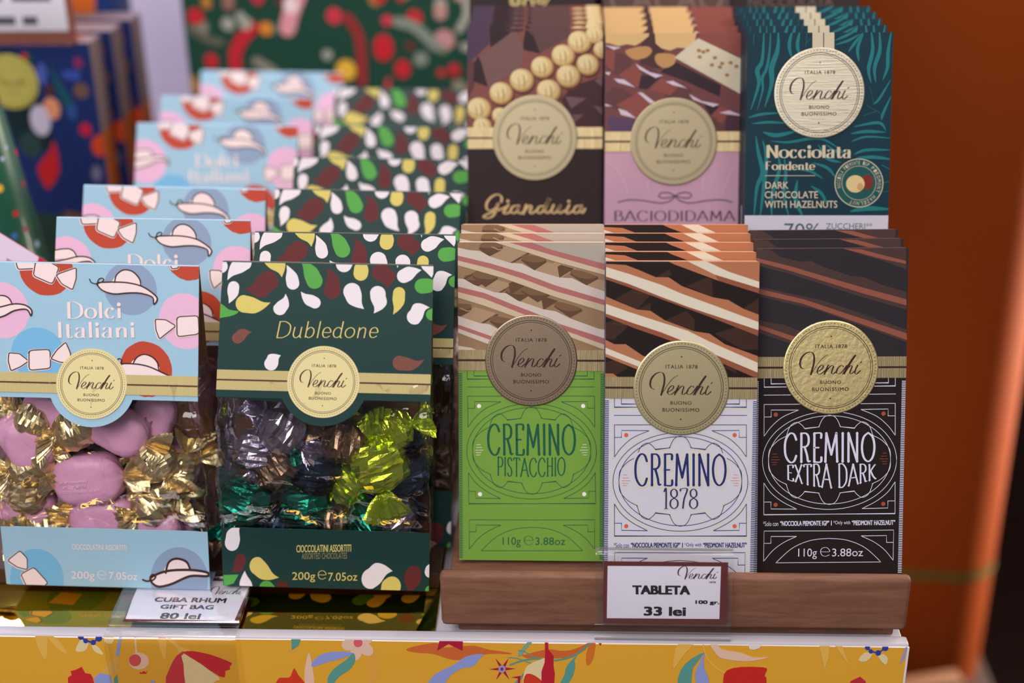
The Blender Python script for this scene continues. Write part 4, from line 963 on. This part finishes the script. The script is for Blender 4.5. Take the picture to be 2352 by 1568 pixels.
f.H = chain(crop(460, 900, 2.3467), quadw([(496, 1222), (976, 1240), (981, 1358), (499, 1343)], .1066, .034))
for hx, hy, r, tx, ty, m, bd in [(145, 830, 40, 192, 745, W_, -.5), (192, 915, 30, 138, 972, MR, -.8), (225, 1060, 34, 214, 968, W_, -.3), (285, 945, 44, 405, 1003, YL, .6), (908, 1012, 50, 1024, 976, W_, -.7), (1022, 1052, 50, 960, 1100, YL, 0), (1135, 995, 44, 1120, 1090, MR, 0), (1225, 980, 30, 1240, 930, W_, 0), (1225, 1070, 22, 1240, 1090, G_, 0), (330, 1055, 36, 395, 1060, G_, 0), (420, 1050, 32, 470, 1075, ink((84, 40, 36)), 0)]: drop(f, hx, hy, r, tx, ty, m, bd)
f.poly([(92, 988), (180, 986), (150, 1030), (96, 1046)], G_)
f.layer(); f.text('CIOCCOLATINI ASSORTITI', (500, 846, 797, 881), GT, .012).text('ASSORTED CHOCOLATES', (530, 885, 776, 914), ink((140, 132, 92))).text('200g', (478, 977, 605, 1027), GT).text('7.05oz', (676, 981, 835, 1021), GT)
letter_text(f, 'e', (617, 948, 668, 1012), GT, .06, .04)
bs = Art(.105, .0378); bs.poly([(0, 0), (.105, 0), (.105, .0378), (0, .0378)], GN); bs.layer()
for k, (x, y, m) in enumerate([(.035, .015, W_), (.05, .012, W_), (.078, .008, W_), (.082, .016, W_), (.096, .012, W_), (.066, .024, MR), (.070, .010, G_), (.012, .008, G_), (.018, .02, MR)]): drop(bs, x, y, .0042, x + .008 * (-1) ** k, y + .006, m, .5)
green = gift_bag(GN, a, (HWD / 2, cvU), .0175, .0216, f, bs, 7.7)
WHERE = ['at the front', 'second from the front', 'third from the front', 'fourth from the front', 'fifth from the front', 'at the back']
for first, xs, ys, col, grp in ((blue, [-.2380, -.2255, -.2275, -.2300, -.2310, -.2200], [.0262, .088, .138, .257, .320, .385], 'pale blue gift bag with hat and sweet drawings', 'pale blue gift bags in a row'),
                                (green, [-.1245, -.1165, -.1190, -.1180, -.1150, -.1170], [.0270, .067, .132, .188, .252, .339], 'dark green gift bag with coloured drop pattern', 'dark green gift bags in a row')):
    for k in range(6):
        o = first if k == 0 else copy_tree(first)
        o.location = (xs[k], ys[k], .0046); o.rotation_euler = (0, R(1.2), R([0, .6, -.5, .4, .8, -.3][k]))
        tag(o, '%s, %s of its row' % (col, WHERE[k]), 'gift bag', grp)

# ------------------------------------------------------------------ wrapped sweets in the two front bags
FPX = 50 / 36 * 2352
CM = cam.matrix_world.copy()
def at(px, py, Y):
    """the point of the place at depth Y that the photograph shows at (px, py)"""
    d = CM.to_3x3() @ Vector(((px - 1176) / FPX, -(py - 784) / FPX, -1)); o = CM.translation
    return o + d * ((Y - o.y) / d.y)
PINK = mat('pink_wrapper', (212, 152, 186), .38, 0, .5, bump=.25, bscale=220)
GOLDW = mat('gold_wrapper', (204, 184, 138), .30, .9, bump=.35, bscale=300)
TEALF = mat('teal_foil', (16, 112, 92), .22, .9, bump=.4, bscale=260)
LIMEF = mat('lime_foil', (180, 196, 52), .22, .85, bump=.35, bscale=260)
BRONZ = mat('bronze_foil', (128, 104, 84), .28, .9, bump=.4, bscale=260)
SILV = mat('silver_violet_foil', (150, 140, 158), .25, .9, bump=.4, bscale=260)
NAVYF = mat('dark_blue_foil', (34, 46, 66), .3, .8, bump=.4, bscale=260)
def prof(s, e=3.2): return max(.16, (1 - abs(s) ** e) ** (1 / 2.2) if abs(s) < 1 else 0)
def sweet(name, a, b_, c_, body, ends, seed, amp=.0006, flat=False, tail=.013, flare=.0105, both=True, print_art=None, ex=2.8):
    rd = random.Random(seed); root = MB(); P = []; NU, NV = (30, 32) if not flat else (13, 15)
    for i in range(NU + 1):
        s = -1 + 2 * i / NU; r = prof(s); row = []
        for j in range(NV):
            t = 2 * PI * j / NV; co, si = math.cos(t), math.sin(t)
            k = (abs(co) ** ex + abs(si) ** ex) ** (-1 / ex)
            q = Vector((s * a, co * k * r * c_, si * k * r * b_))
            n = (1 if flat else .5) * noise.noise(Vector((q.x * 120 + seed, q.y * 120, q.z * 120))) + (3.2 if flat else 5.5) * math.sin(j * 2.45 + seed + 2 * s) * max(0, abs(s) - .42) ** 1.2 * (.6 + .5 * math.sin(t * 2 + seed)) + 1.5 * max(0, .16 - abs(noise.noise(Vector((s * 2.3 + seed, t * 1.1, seed))))) * (6 if flat else 2)
            d = Vector((0, q.y, q.z)); d = d.normalized() if d.length > 1e-6 else d
            row.append(q + d * n * amp)
        P.append(row)
    root.grid(P, body, not flat, False, True)
    if print_art:
        def fn(u, v, e):
            r = prof(u / a); z = v / (b_ * r)
            return (u, -c_ * r * max(0, 1 - abs(z) ** ex) ** (1 / ex) - .0009 - e, v)
        print_art.put(root, fn)
    o = root.build(name)
    for sg in ((1, -1) if both else (1,)):
        b = MB(); P = []; n = 40; ph = rd.uniform(0, 6); tw = rd.uniform(-.5, .5)
        for i in range(9):
            t = i / 8; row = []
            for j in range(n):
                th = 2 * PI * j / n
                rr = .0019 + (flare - .0019) * t ** .8 * (1 + .16 * math.sin(3 * th + ph) + .12 * math.sin(7 * th + 2 * ph)) + (.0007 + .0016 * t) * (1 if j % 2 else -1) * min(1, t * 3)
                y = rr * math.cos(th) * (1 - .68 * t); z = rr * math.sin(th)
                x = a * .965 + tail * t * (1 + .12 * math.sin(2 * th + ph)) + noise.noise(Vector((th * 2, t * 3, seed + sg))) * .0018 * t
                row.append((sg * x, y * math.cos(tw * t) - z * math.sin(tw * t), z * math.cos(tw * t) + y * math.sin(tw * t)))
            P.append(row)
        b.grid(P, ends, False, False, True)
        b.build('twisted_end', o)
    return o
def put(o, px, py, Y, ang, yaw, label, grp, s=1, tip=0):
    o.matrix_world = Matrix.Translation(at(px, py, max(Y + .0055, .0435))) @ Matrix.Rotation(R(yaw), 4, 'Z') @ Matrix.Rotation(R(-18 + tip), 4, 'X') @ Matrix.Rotation(R(-ang), 4, 'Y') @ Matrix.Scale(s, 4)
    tag(o, label, 'wrapped sweet', grp)
pa = Art(1, 1, False); PT = ink((226, 190, 212)); PG = ink((204, 158, 128))
for t, x0, y0, x1, y1, m in [('INCARTO/WRAPPING', -.0125, -.0005, .0020, .0008, PT), ('PETUI - PLASTICA', -.0110, -.0030, .0015, -.0017, PT), ('RACCOLTA DIFFERENZIATA/PLASTIC', -.0130, -.0055, .0085, -.0042, PT)]:
    pa.text(t, ((x0, y1), (x1, y1 + .0004), (x1, y0 + .0004), (x0, y0)), m, bold=.03)
SG1 = 'sweets in the front blue bag'
kinds = [sweet('wrapped_sweet', .0182, .0132, .0090, PINK, GOLDW, 3, print_art=pa, ex=4.2), sweet('wrapped_sweet', .0178, .0124, .0088, PINK, GOLDW, 11, ex=4.2)]
BAG1 = [(0, 205, 1098, .0385, 4, 0, 'pink twist-wrapped sweet with pale print at the middle of the front blue bag', 1.0),
        (1, 240, 1190, .0372, 3, 6, 'pink sweet lying under the printed one in the front blue bag', .98),
        (1, 272, 984, .0408, -24, -8, 'pink sweet just right of the round seal tab of the blue bag', .92),
        (1, 62, 1010, .0410, -62, 10, 'pink sweet pointing upward at the left of the front blue bag', .95),
        (1, 56, 1150, .0420, -12, 0, 'pink sweet at the lower left edge of the front blue bag', .95),
        (1, 350, 1218, .0385, 38, -10, 'pink sweet in the bottom right corner of the front blue bag', .92),
        (1, 128, 1165, .0490, 55, 0, 'pink sweet half hidden behind the others at lower left of the blue bag', .9),
        (1, 352, 965, .0500, 70, 0, 'pink sweet mostly gold tail under the header of the blue bag at right', .85),
        (1, 398, 1180, .0510, 80, 20, 'pink sweet at the right side fold of the front blue bag', .95),
        (1, 120, 945, .0480, -8, 0, 'pink sweet high up beside the left of the seal tab of the blue bag', .85),
        (1, 392, 1075, .0500, 20, 10, 'pink sweet behind the gold tails at the right of the blue bag', .85)]
for k, (kd, x, y, Y, an, yw, lb, s) in enumerate(BAG1):
    o = kinds[kd] if k < 2 else copy_tree(kinds[1])
    put(o, x, y, Y, an, yw, lb, SG1, s)
# loose gold tails of neighbouring sweets show large: extra sweets seen tail-on
kg = sweet('wrapped_sweet', .0120, .0098, .0080, GOLDW, GOLDW, 23, amp=.0013, flat=True, tail=.011, flare=.0120)
for k, (x, y, Y, an, yw, lb, s) in enumerate([(358, 1052, .0392, -62, 0, 'crumpled gold sweet at the upper right of the front blue bag', 1.0), (358, 1152, .0382, 28, 8, 'crumpled gold sweet at the right above the foot flap of the blue bag', 1.0), (72, 1062, .0385, 20, 0, 'crumpled gold sweet at the left of the printed pink one', 1.0), (64, 1132, .0380, 80, 0, 'crumpled gold sweet low at the left edge of the blue bag', .9), (100, 1215, .0368, 12, 0, 'crumpled gold sweet just above the foot flap of the blue bag', .95), (176, 985, .0400, 15, 0, 'crumpled gold sweet under the round seal tab of the blue bag', .95), (75, 965, .0420, -30, 0, 'crumpled gold sweet at the top left of the blue bag', .8), (414, 1080, .0450, 60, 25, 'crumpled gold sweet at the right side fold of the blue bag', .85)]):
    o = kg if k == 0 else copy_tree(kg); put(o, x, y, Y, an, yw, lb, SG1, s)
SG2 = 'foil sweets in the front green bag'
def ball(f, seed, r=.0130): return sweet('foil_sweet', r, r, r * .9, f, f, seed, amp=.0016, flat=True, tail=.014, flare=.0095, both=True, ex=2.1)
protos = {}
BAG2 = [('lime', 870, 1068, .0390, 100, 0, 'bright lime foil sweet at the upper right of the green bag', 1.06), ('lime', 800, 1112, .0450, 30, 0, 'lime foil sweet tucked lower left of the bright lime one', .8),
        ('teal', 702, 1162, .0380, 80, 0, 'teal foil sweet with an upright twist at the bottom middle of the green bag', .95), ('teal', 566, 1150, .0385, 60, 0, 'teal foil sweet at the lower left of the green bag', .98), ('teal', 850, 1195, .0375, 20, 10, 'green foil sweet at the lower right above the foot flap', .9),
        ('teal', 690, 1048, .0470, 10, 0, 'teal foil sweet at the middle of the green bag behind the tails', .8), ('silver', 652, 985, .0440, -40, 0, 'silver violet sweet under the left of the seal tab of the green bag', .95), ('silver', 905, 1180, .0400, -60, 0, 'silver sweet in the lower right corner of the green bag', .9),
        ('bronze', 640, 1075, .0420, 35, 0, 'bronze foil sweet left of the middle of the green bag', .85), ('bronze', 770, 1195, .0400, -10, 0, 'bronze foil sweet between the two teal ones at the bottom', .75), ('navy', 730, 1085, .0410, 70, 0, 'dark blue foil sweet at the middle of the green bag', .85),
        ('silver', 590, 1035, .0450, 80, 0, 'silver violet sweet near the left fold of the green bag', .85), ('bronze', 560, 1210, .0400, 20, 0, 'bronze foil sweet in the lower left corner of the green bag', .8), ('navy', 640, 1205, .0385, -30, 0, 'dark blue foil sweet just above the middle of the foot flap', .75),
        ('lime', 905, 985, .0460, 15, 0, 'dull lime sweet under the header at the right of the green bag', .75), ('bronze', 790, 1015, .0430, -25, 0, 'bronze sweet below the seal tab of the green bag', .85), ('navy', 940, 1090, .0480, 90, 0, 'dark blue sweet along the right fold of the green bag', .9)]
FM = {'lime': LIMEF, 'teal': TEALF, 'silver': SILV, 'bronze': BRONZ, 'navy': NAVYF}
for k, (kd, x, y, Y, an, yw, lb, s) in enumerate(BAG2):
    if kd not in protos: protos[kd] = o = ball(FM[kd], 31 + k)
    else: o = copy_tree(protos[kd])
    put(o, x, y, Y, an, yw, lb, SG2, s)

# ------------------------------------------------------------------ price signs
CARDW = ink((212, 208, 222)); CARDM = ink((92, 44, 46)); BK = ink((34, 30, 38))
def sheet(b, prof_, x0, x1, th, m, medge):
    """clear sheet bent along prof_ (y, z), with visible edges"""
    n = len(prof_); N = []
    for i in range(n):
        a_, c_ = prof_[max(0, i - 1)], prof_[min(n - 1, i + 1)]; dy, dz = c_[0] - a_[0], c_[1] - a_[1]; L = math.hypot(dy, dz); N.append((-dz / L * th, dy / L * th))
    O = [(p[0] + q[0], p[1] + q[1]) for p, q in zip(prof_, N)]
    b.grid([[(x0, y, z), (x1, y, z)] for y, z in prof_], m); b.grid([[(x1, y, z), (x0, y, z)] for y, z in O], m)
    for x in (x0, x1): b.grid([[(x, *p), (x, *q)] for p, q in zip(prof_, O)], medge, False)
    for p, q in ((prof_[0], O[0]), (prof_[-1], O[-1])): b.face([(x0, *p), (x1, *p), (x1, *q), (x0, *q)], medge)
def price_card(parent, W_, H_, fn, draw, mount):
    a = Art(W_, H_); a.poly([(0, 0), (W_, 0), (W_, H_), (0, H_)], CARDM); a.layer(); draw(a)
    b = MB(); Q = [fn(u, v, 0) for u, v in ((0, 0), (W_, 0), (W_, H_), (0, H_))]; Q2 = [fn(u, v, -.0003) for u, v in ((0, 0), (W_, 0), (W_, H_), (0, H_))]
    b.face(Q, CARDM); b.face(Q2[::-1], CARDM)
    for i in range(4): b.face([Q[i], Q[(i + 1) % 4], Q2[(i + 1) % 4], Q2[i]], CARDM)
    a.put(b, lambda u, v, e: fn(u, v, e + 1e-5)); return b.build('price_card', parent)
# upright sign against the wooden lip
root = empty('price_sign', (.0468, -.004, .001)); tag(root, 'upright clear price sign with maroon bordered card before the wooden stand', 'price sign')
x0, x1 = .0135, .0800
b = MB(); sheet(b, [(-.0085, .0012), (-.0072, .0008), (-.0058, .0012), (-.0050, .0034), (.0012, .0446), (.0019, .0460), (.0030, .0462)], x0, x1, .0009, ACRYL, ACEDGE)
b2 = [(-.0066, .0036), (-.0002, .0452), (.0012, .0470), (.0030, .0472)]
sheet(b, [(-.0075, .0100), (-.0002 - .0018, .0452), (-.0006, .0470), (.0020, .0478)], x0, x1, .0006, ACRYL, ACEDGE)
under(b.build('acrylic_holder'), root)
SQ = homography([(1387, 1268), (1670, 1271), (1668, 1432), (1388, 1429)], [(0, .0352), (.0600, .0352), (.0600, 0), (0, 0)])
def draw_t(a):
    a.H = chain(crop(1360, 1240, 6.5324), SQ)
    a.poly([(235, 258), (1918, 266), (1912, 1165), (237, 1154)], CARDW); a.layer()
    a.text('TABLETA', ((608, 588), (1468, 594), (1472, 750), (612, 745)), BK, bold=.072); a.text('33 lei', ((785, 952), (1415, 956), (1415, 1116), (785, 1112)), BK, bold=.072)
    a.text('100 gr.', ((1550, 842), (1908, 846), (1908, 930), (1550, 926)), BK, bold=.075); a.text('1878', ((1748, 520), (1846, 520), (1846, 552), (1748, 552)), OL, bold=.05)
    wordmark(a, lambda p: (1578 + p[0] * 455, 414 + p[1] * 455), OL, 1.0)
def fn_t(u, v, e):
    t = (v + .0058) / .0448; return (.0177 + u, -.0062 + .0068 * t - .0002 - e, .0040 + .0411 * t)
price_card(None, .0600, .0352, fn_t, draw_t, None)
under(bpy.data.objects['price_card'], root)
# flat sign under the blue bag, bent down over the shelf edge
root = empty('price_sign', (-.197, .01, .0016)); tag(root, 'clear price sign lying under the front blue bag and bent over the shelf edge', 'price sign')
b = MB(); x0, x1 = -.2300, -.1640
pr = [(.0360, .0022), (.010, .0014), (-.0040, .0012), (-.0080, .0009)] + [(-.0080 - .0030 * math.sin(t), .0009 - .0030 + .0030 * math.cos(t)) for t in [PI / 2 * k / 6 for k in range(1, 7)]] + [(-.0110, -.012), (-.0106, -.045), (-.0106, -.075)]
sheet(b, pr, x0, x1, -.0010, ACRYL, ACEDGE)
sheet(b, [(.0360, .0044), (.004, .0036), (-.0005, .0030), (-.0020, .0016)], x0, x1, -.0008, ACRYL, ACEDGE)
under(b.build('acrylic_holder'), root)
SC = homography([(325, 1340), (565, 1342), (547, 1431), (284, 1429)], [(0, .0350), (.0585, .0350), (.0585, 0), (0, 0)])
def draw_c(a):
    a.H = chain(crop(220, 1320, 5.88), SC)
    a.poly([(590, 130), (2030, 130), (1872, 632), (415, 612)], CARDW); a.layer()
    a.text('CUBA RHUM', ((815, 330), (1745, 340), (1725, 402), (785, 388)), BK, bold=.075); a.text('GIFT BAG', ((890, 424), (1590, 430), (1572, 486), (868, 478)), BK, bold=.075); a.text('80 lei', ((900, 530), (1432, 536), (1406, 614), (864, 610)), BK, bold=.07)
    a.H = chain(lambda p: (1726 + (p[0] - .0) * 320 - p[1] * 60, 262 + p[1] * 205), a.H); wordmark(a, lambda p: p, OL, 1.0)
def fn_c(u, v, e): return (-.2235 + u, .0005 + v * .98 , .0024 + v * .028 + e)
pc = price_card(None, .0585, .0350, fn_c, draw_c, None); under(pc, root)

# ------------------------------------------------------------------ things behind
GRN = ink((28, 64, 52)); rd = random.Random(5)
def festive(a, w, h, n, seed, pal, r0, r1):
    rd = random.Random(seed)
    for k in range(n):
        x, y, r = rd.uniform(0, w), rd.uniform(0, h), rd.uniform(r0, r1); m = rd.choice(pal)
        if rd.random() < .6: a.ell(x, y, r, r, m, n=14)
        else:
            t = rd.uniform(0, PI); a.line([(x - r * 2 * math.cos(t), y - r * 2 * math.sin(t)), (x + r * .6 * math.sin(t), y - r * .5 * math.cos(t)), (x + r * 2 * math.cos(t), y + r * 2 * math.sin(t))], r * .9, m, 4)
        if k % 12 == 0: a.layer()
PAL = [ink(c) for c in ((176, 42, 50), (190, 52, 70), (126, 124, 110), (160, 118, 66), (60, 96, 84), (84, 62, 52), (150, 150, 140), (100, 44, 46), (44, 56, 62), (176, 130, 132))]
o = empty('gift_box', (-.17, .47, .0046)); tag(o, 'large dark green gift box with a Christmas print behind the rows of bags', 'gift box')
w, h = .235, .34
a = Art(w, h); a.poly([(0, 0), (w, 0), (w, h), (0, h)], GRN); a.layer(); festive(a, w, h, 190, 8, PAL, .003, .008); a.layer()
HP = homography([(470, 0), (1075, 0), (1075, 190), (470, 190)], [(.002, .219 - .0), (.215, .219), (.212, .152), (.004, .152)])
a.H = chain(crop(440, 0, 3.459), HP)
rr, pkk, gg, yy, gr = ink((180, 36, 48)), ink((206, 140, 150)), ink((150, 152, 142)), ink((214, 168, 56)), ink((120, 130, 120))
a.line([(430, 580), (440, 480), (500, 380), (590, 290)], 95, rr, 4).line([(850, 300), (890, 180), (950, 60)], 120, pkk, 4).line([(1390, 700), (1390, 460), (1370, 330), (1300, 220)], 75, ink((136, 44, 48)), 3).ell(1270, 610, 75, 80, yy).ell(690, 300, 50, 50, ink((206, 124, 44))).ell(1560, 440, 75, 100, rr).ell(1700, 600, 60, 70, rr).ell(175, 210, 60, 60, rr).ell(650, 40, 55, 90, ink((180, 44, 66))).ell(1840, 525, 55, 55, gr).ell(1740, 40, 50, 45, gr).ell(1985, 180, 50, 60, ink((170, 130, 124))).ell(410, 265, 50, 50, gg).ell(540, 260, 50, 50, gg).line([(1670, 250), (1800, 290), (1950, 430)], 80, gr, 3).line([(120, 300), (250, 380), (340, 400)], 60, ink((92, 90, 80)), 3).ell(430, 110, 45, 60, ink((140, 96, 92))).ell(270, 110, 40, 45, ink((168, 116, 54))).ell(250, 540, 50, 60, rr)
a.layer(); a.ell(890, 130, 55, 60, ink((220, 200, 206)))
b = MB(); b.box(-w / 2, w / 2, 0, .08, .0003, h, GRN, .001); a.put(b, lambda u, v, e: (u - w / 2, -2e-5 - e, v)); b.build('box_body', o)
b = MB(); b.box(-w / 2 - .001, w / 2 + .001, -.001, .081, h, h + .02, ink((150, 40, 46)), .001); b.build('box_lid', o)
o.rotation_euler.z = R(-1)

NV = ink((26, 42, 92)); SD = ink((112, 94, 96)); SO = ink((166, 84, 28))
b = MB(); w, h, t = .13, .2045, .025
b.box(-w, 0, .0002, t, .0003, h, SD, .0008)
a = Art(w, h); a.poly([(0, 0), (w, 0), (w, h), (0, h)], NV); a.layer()
HB = homography([(0, 126), (209, 114), (236, 427), (0, 440)], [(w - .063, h - .004), (w - .001, h - .001), (w - .001, .108), (w - .061, .104)])
a.H = chain(crop(0, 0, 4.75), HB)
for q, c in (([(0, 660), (240, 650), (260, 760), (480, 1560), (0, 1560)], (22, 40, 46)), ([(400, 760), (470, 720), (500, 830), (450, 940), (390, 860)], (70, 84, 160)), ([(530, 740), (640, 900), (780, 1150), (760, 1300), (640, 1100)], (24, 78, 88)), ([(680, 800), (860, 790), (870, 880), (700, 870)], (52, 72, 150)), ([(270, 620), (360, 660), (340, 760), (310, 740)], (28, 74, 52)), ([(700, 1150), (790, 1130), (780, 1300), (690, 1260)], (44, 74, 130))): a.poly(q, ink(c), 3)
a.layer()
for x, y, rx, ry, c in ((505, 1180, 100, 120, (204, 136, 100)), (350, 1310, 120, 170, (186, 176, 198)), (280, 660, 35, 35, (170, 40, 50)), (300, 790, 60, 55, (160, 44, 46)), (870, 715, 55, 55, (120, 40, 84)), (890, 1410, 75, 75, (180, 32, 60)), (880, 990, 90, 80, (104, 74, 66)), (510, 990, 50, 70, (72, 44, 40)), (1050, 1600, 100, 130, (190, 66, 34))): a.ell(x, y, rx, ry, ink(c))
a.H = chain(crop(0, 280, 4.6136), HB)
a.poly([(215, 520), (400, 320), (470, 200), (490, 560), (320, 790), (270, 740)], ink((178, 34, 36)), 2).ell(180, 250, 130, 150, ink((40, 62, 62))).ell(960, 600, 60, 100, ink((110, 104, 130)))
a.H = lambda p: p; a.poly([(.04, 0), (w, 0), (w, .075), (.04, .09)], ink((36, 56, 48))); a.layer(); a.poly([(.09, 0), (w - .01, 0), (w - .012, .08), (.095, .085)], ink((104, 72, 46)))
a.put(b, lambda u, v, e: (u - w, -2e-5 - e, v))
for z0, z1, m in ((.0008, .142, SO),):
    b.face([(2e-5, .001, z0), (2e-5, t - .001, z0), (2e-5, t - .001, z1), (2e-5, .001, z1)], m)
bx = b.build('gift_box')
b = MB(); N = 48; b.grid([[(.0001 * 0, -.0007, 0), (.0185 * math.cos(2 * PI * k / N), -.0007, .0185 * math.sin(2 * PI * k / N)), (.019 * math.cos(2 * PI * k / N), -.0002, .019 * math.sin(2 * PI * k / N))] for k in range(N)], mat('yellow_green_sticker', (172, 162, 80), .5), False, True)
a = Art(1, 1, False); seal_art(a, lambda p: (p[0] * .0185, -p[1] * .0185), ink((110, 104, 52))); a.put(b, lambda u, v, e: (u, -.0007 - e, v))
b.build('round_sticker', bx, (-.0575, -.0004, .178))
GB = 'flat blue gift boxes standing in a row'
for k, (dx, dy) in enumerate([(0, 0), (.0045, .034), (.009, .068)]):
    o = bx if k == 0 else copy_tree(bx); o.location = (-.3225 + dx, .360 + dy, .0046)
    tag(o, 'flat blue gift box with brown sides, %s the row at the far left' % ['frontmost of', 'second in', 'rearmost of'][k], 'gift box', GB)
# blue and orange box behind the upper left sign
b = MB(); b.box(-.12, 0, 0, .05, .0003, .34, ink((30, 54, 110)), .001)
a = Art(.12, .34); a.poly([(0, 0), (.083, 0), (.12, .30), (.12, .34), (0, .34)], ink((206, 104, 40))); a.layer(); a.poly([(0, 0), (.06, 0), (.09, .34), (0, .34)], ink((190, 116, 96))); a.put(b, lambda u, v, e: (u - .12, -2e-5 - e, v))
o = b.build('gift_box', None, (-.337, .46, .0046)); tag(o, 'tall orange and blue box behind the upper left price sign', 'gift box')
# upper left sign, standing on the front blue box
root = empty('price_sign', (-.365, .345, .2092)); tag(root, 'blurred white price sign with brown border above the blue boxes', 'price sign')
b = MB(); b.box(-.045, .040, .0, .003, 0, .062, ink((128, 76, 66)), .0006); b.box(-.040, .036, -.0006, .001, .008, .048, CARDW, .0002)
for x, y, wd, hh in ((-.018, .031, .012, .006), (.001, .031, .026, .006), (-.012, .015, .013, .0055), (.006, .015, .010, .0055)):
    b.box(x, x + wd, -.0008, -.0005, y - hh / 2, y + hh / 2, ink((78, 76, 82)))
b.build('price_card', root); b = MB(); b.box(-.045, .040, -.006, .024, -.0002, .0012, ACRYL, .0003); b.build('acrylic_foot', root); root.location = (-.3705, .359, .2094)
# green cone
o = empty('cone_box', (-.347, .22, .0046)); tag(o, 'tall dark green cone with coloured dots at the far left', 'gift cone')
b = MB(); N = 40; Hc = .315; 
def cone(th, z, d=0): r = .039 * (1 - z / Hc) + .0008 + d; return (r * math.cos(th), r * math.sin(th), z)
b.grid([[cone(2 * PI * k / N, Hc * j / 12) for j in range(13)] for k in range(N)], mat('green_card', (20, 78, 60), .35, spec=.5, coat=.4), True, True)
rd = random.Random(3)
for k in range(110):
    th, z, r = rd.uniform(PI, 2 * PI + .6), rd.uniform(.01, .26), rd.uniform(.0012, .0026); m = ink(rd.choice([(190, 36, 46), (206, 160, 50), (60, 96, 150), (170, 60, 90), (150, 170, 200), (190, 36, 46)])); rc = .039 * (1 - z / Hc) + .0008
    b.face([cone(th + r / rc * math.cos(q), z + r * math.sin(q), .00015) for q in [2 * PI * i / 10 for i in range(10)]], m)
b.build('cone_body', o)
b = MB(); 
b.grid([[(.008 * math.sin(PI * j / 10) * math.cos(2 * PI * k / 16), .008 * math.sin(PI * j / 10) * math.sin(2 * PI * k / 16), Hc - .008 * math.cos(PI * j / 10)) for j in range(11)] for k in range(16)], mat('red_pompom', (190, 36, 40), .8), True, True); b.build('pompom', o)
# lilac sign at the left edge
root = empty('price_sign', (-.30, .115, .0046)); tag(root, 'tilted pale lilac price sign with red edge behind the front blue bag', 'price sign')
b = MB(); A = at(-60, 498, .118); B_ = at(112, 604, .118)
C_ = B_ + Vector((-.012, -.012, -.04)); D_ = A + Vector((-.012, -.012, -.04)); n_ = (B_ - A).cross(D_ - A).normalized() * .0012
for P_ in ([A, B_, C_, D_], [A + n_, B_ + n_, C_ + n_, D_ + n_]): b.face(P_, ink((214, 196, 220)))
Q_ = [A, B_, C_, D_]
for i in range(4): p, q = Q_[i], Q_[(i + 1) % 4]; b.face([p, q, q + n_, p + n_], ink((176, 34, 60)))
e_ = (B_ - A).normalized(); dn = (C_ - B_).normalized(); b.face([B_ - e_ * .006 - n_ * .15, B_ - n_ * .15, C_ - n_ * .15, C_ - e_ * .006 - n_ * .15], ink((176, 34, 60)))
l0 = A + e_ * .022 + dn * .010; b.face([l0 - n_ * .12, l0 + e_ * .018 - n_ * .12, l0 + e_ * .018 + dn * .003 - n_ * .12, l0 + dn * .003 - n_ * .12], ink((150, 134, 150)))
b.v = [tuple(Vector(v) - root.location) for v in b.v]
b.build('price_card', root); b = MB(); m_ = (A + B_) / 2 + (C_ - B_) * .9 - root.location
b.box(m_.x - .002, m_.x + .002, m_.y + .002, m_.y + .004, 0, m_.z + .004, ACEDGE, .0004); b.box(m_.x - .02, m_.x + .02, m_.y - .012, m_.y + .018, -.0001, .0015, ACRYL, .0003); b.build('acrylic_stand', root)

# orange column on the right with a ribbon
ORG = mat('orange_paper', (92, 35, 3), .6, spec=.1, bump=.05, bscale=12)
o = empty('wrapped_column', (.2800, .46, -.402)); tag(o, 'tall orange wrapped column tied with a thin green ribbon at the right', 'gift column')
def rrect(w, d, r, n=8):
    P = []
    for cx, cy, a0 in ((w - r, -d + r, -90), (w - r, d - r, 0), (-w + r, d - r, 90), (-w + r, -d + r, 180)):
        for k in range(n + 1): t = R(a0 + 90 * k / n); P.append((cx + r * math.cos(t), cy + r * math.sin(t)))
    return P
def column(b, w, d, r, z0, z1, m, nz=2, f=lambda x, y, z: (x, y, z)):
    P = rrect(w, d, r); b.grid([[f(x, y, z0 + (z1 - z0) * k / nz) for k in range(nz + 1)] for x, y in P], m, True, True)
    b.face([f(x, y, z1) for x, y in P], m)
b = MB(); column(b, .0975, .13, .042, .0, 1.05, ORG, 10, lambda x, y, z: (x + .0, y + .13 - .004 * math.sin(x * 18 + z * 3), z)); b.build('wrapping', o)
b = MB(); P = rrect(.0987, .1312, .043)
b.grid([[(x, y + .13 - .004 * math.sin(x * 18 + z * .4), z + .116 + .018 * max(0, (.1 - x)) * 1.6) for z in (0, .0075)] for x, y in P], mat('green_ribbon', (56, 56, 16), .5), True, True); b.build('ribbon', o)
# slatted crate in front of it, on the floor plinth
o = empty('slatted_crate', (.275, .345, -.402)); tag(o, 'low brown slatted wooden crate at the foot of the orange column', 'crate')
BW = mat('brown_slat', (92, 58, 36), .7, bump=.1, bscale=80); DW = mat('dark_slat', (44, 24, 17), .7)
b = MB(); b.box(-.085, .075, -.13, .070, 0, .0405, DW, .002); b.build('crate_body', o)
for k in range(6):
    b = MB(); M = Matrix.Translation((-.005, -.115 + k * .034, .0445)) @ Matrix.Rotation(R(14), 4, 'Z'); b.box(-.070, .070, -.0085, .0085, -.0038, .0038, BW, .0015, M); b.build('slat', o)
b = MB(); b.box(.17, .385, .12, .80, -.899, -.4025, mat('dark_plinth', (40, 20, 15), .7), .004)
o = b.build('plinth'); tag(o, 'dark brown plinth under the orange column and the slatted crate', 'plinth')
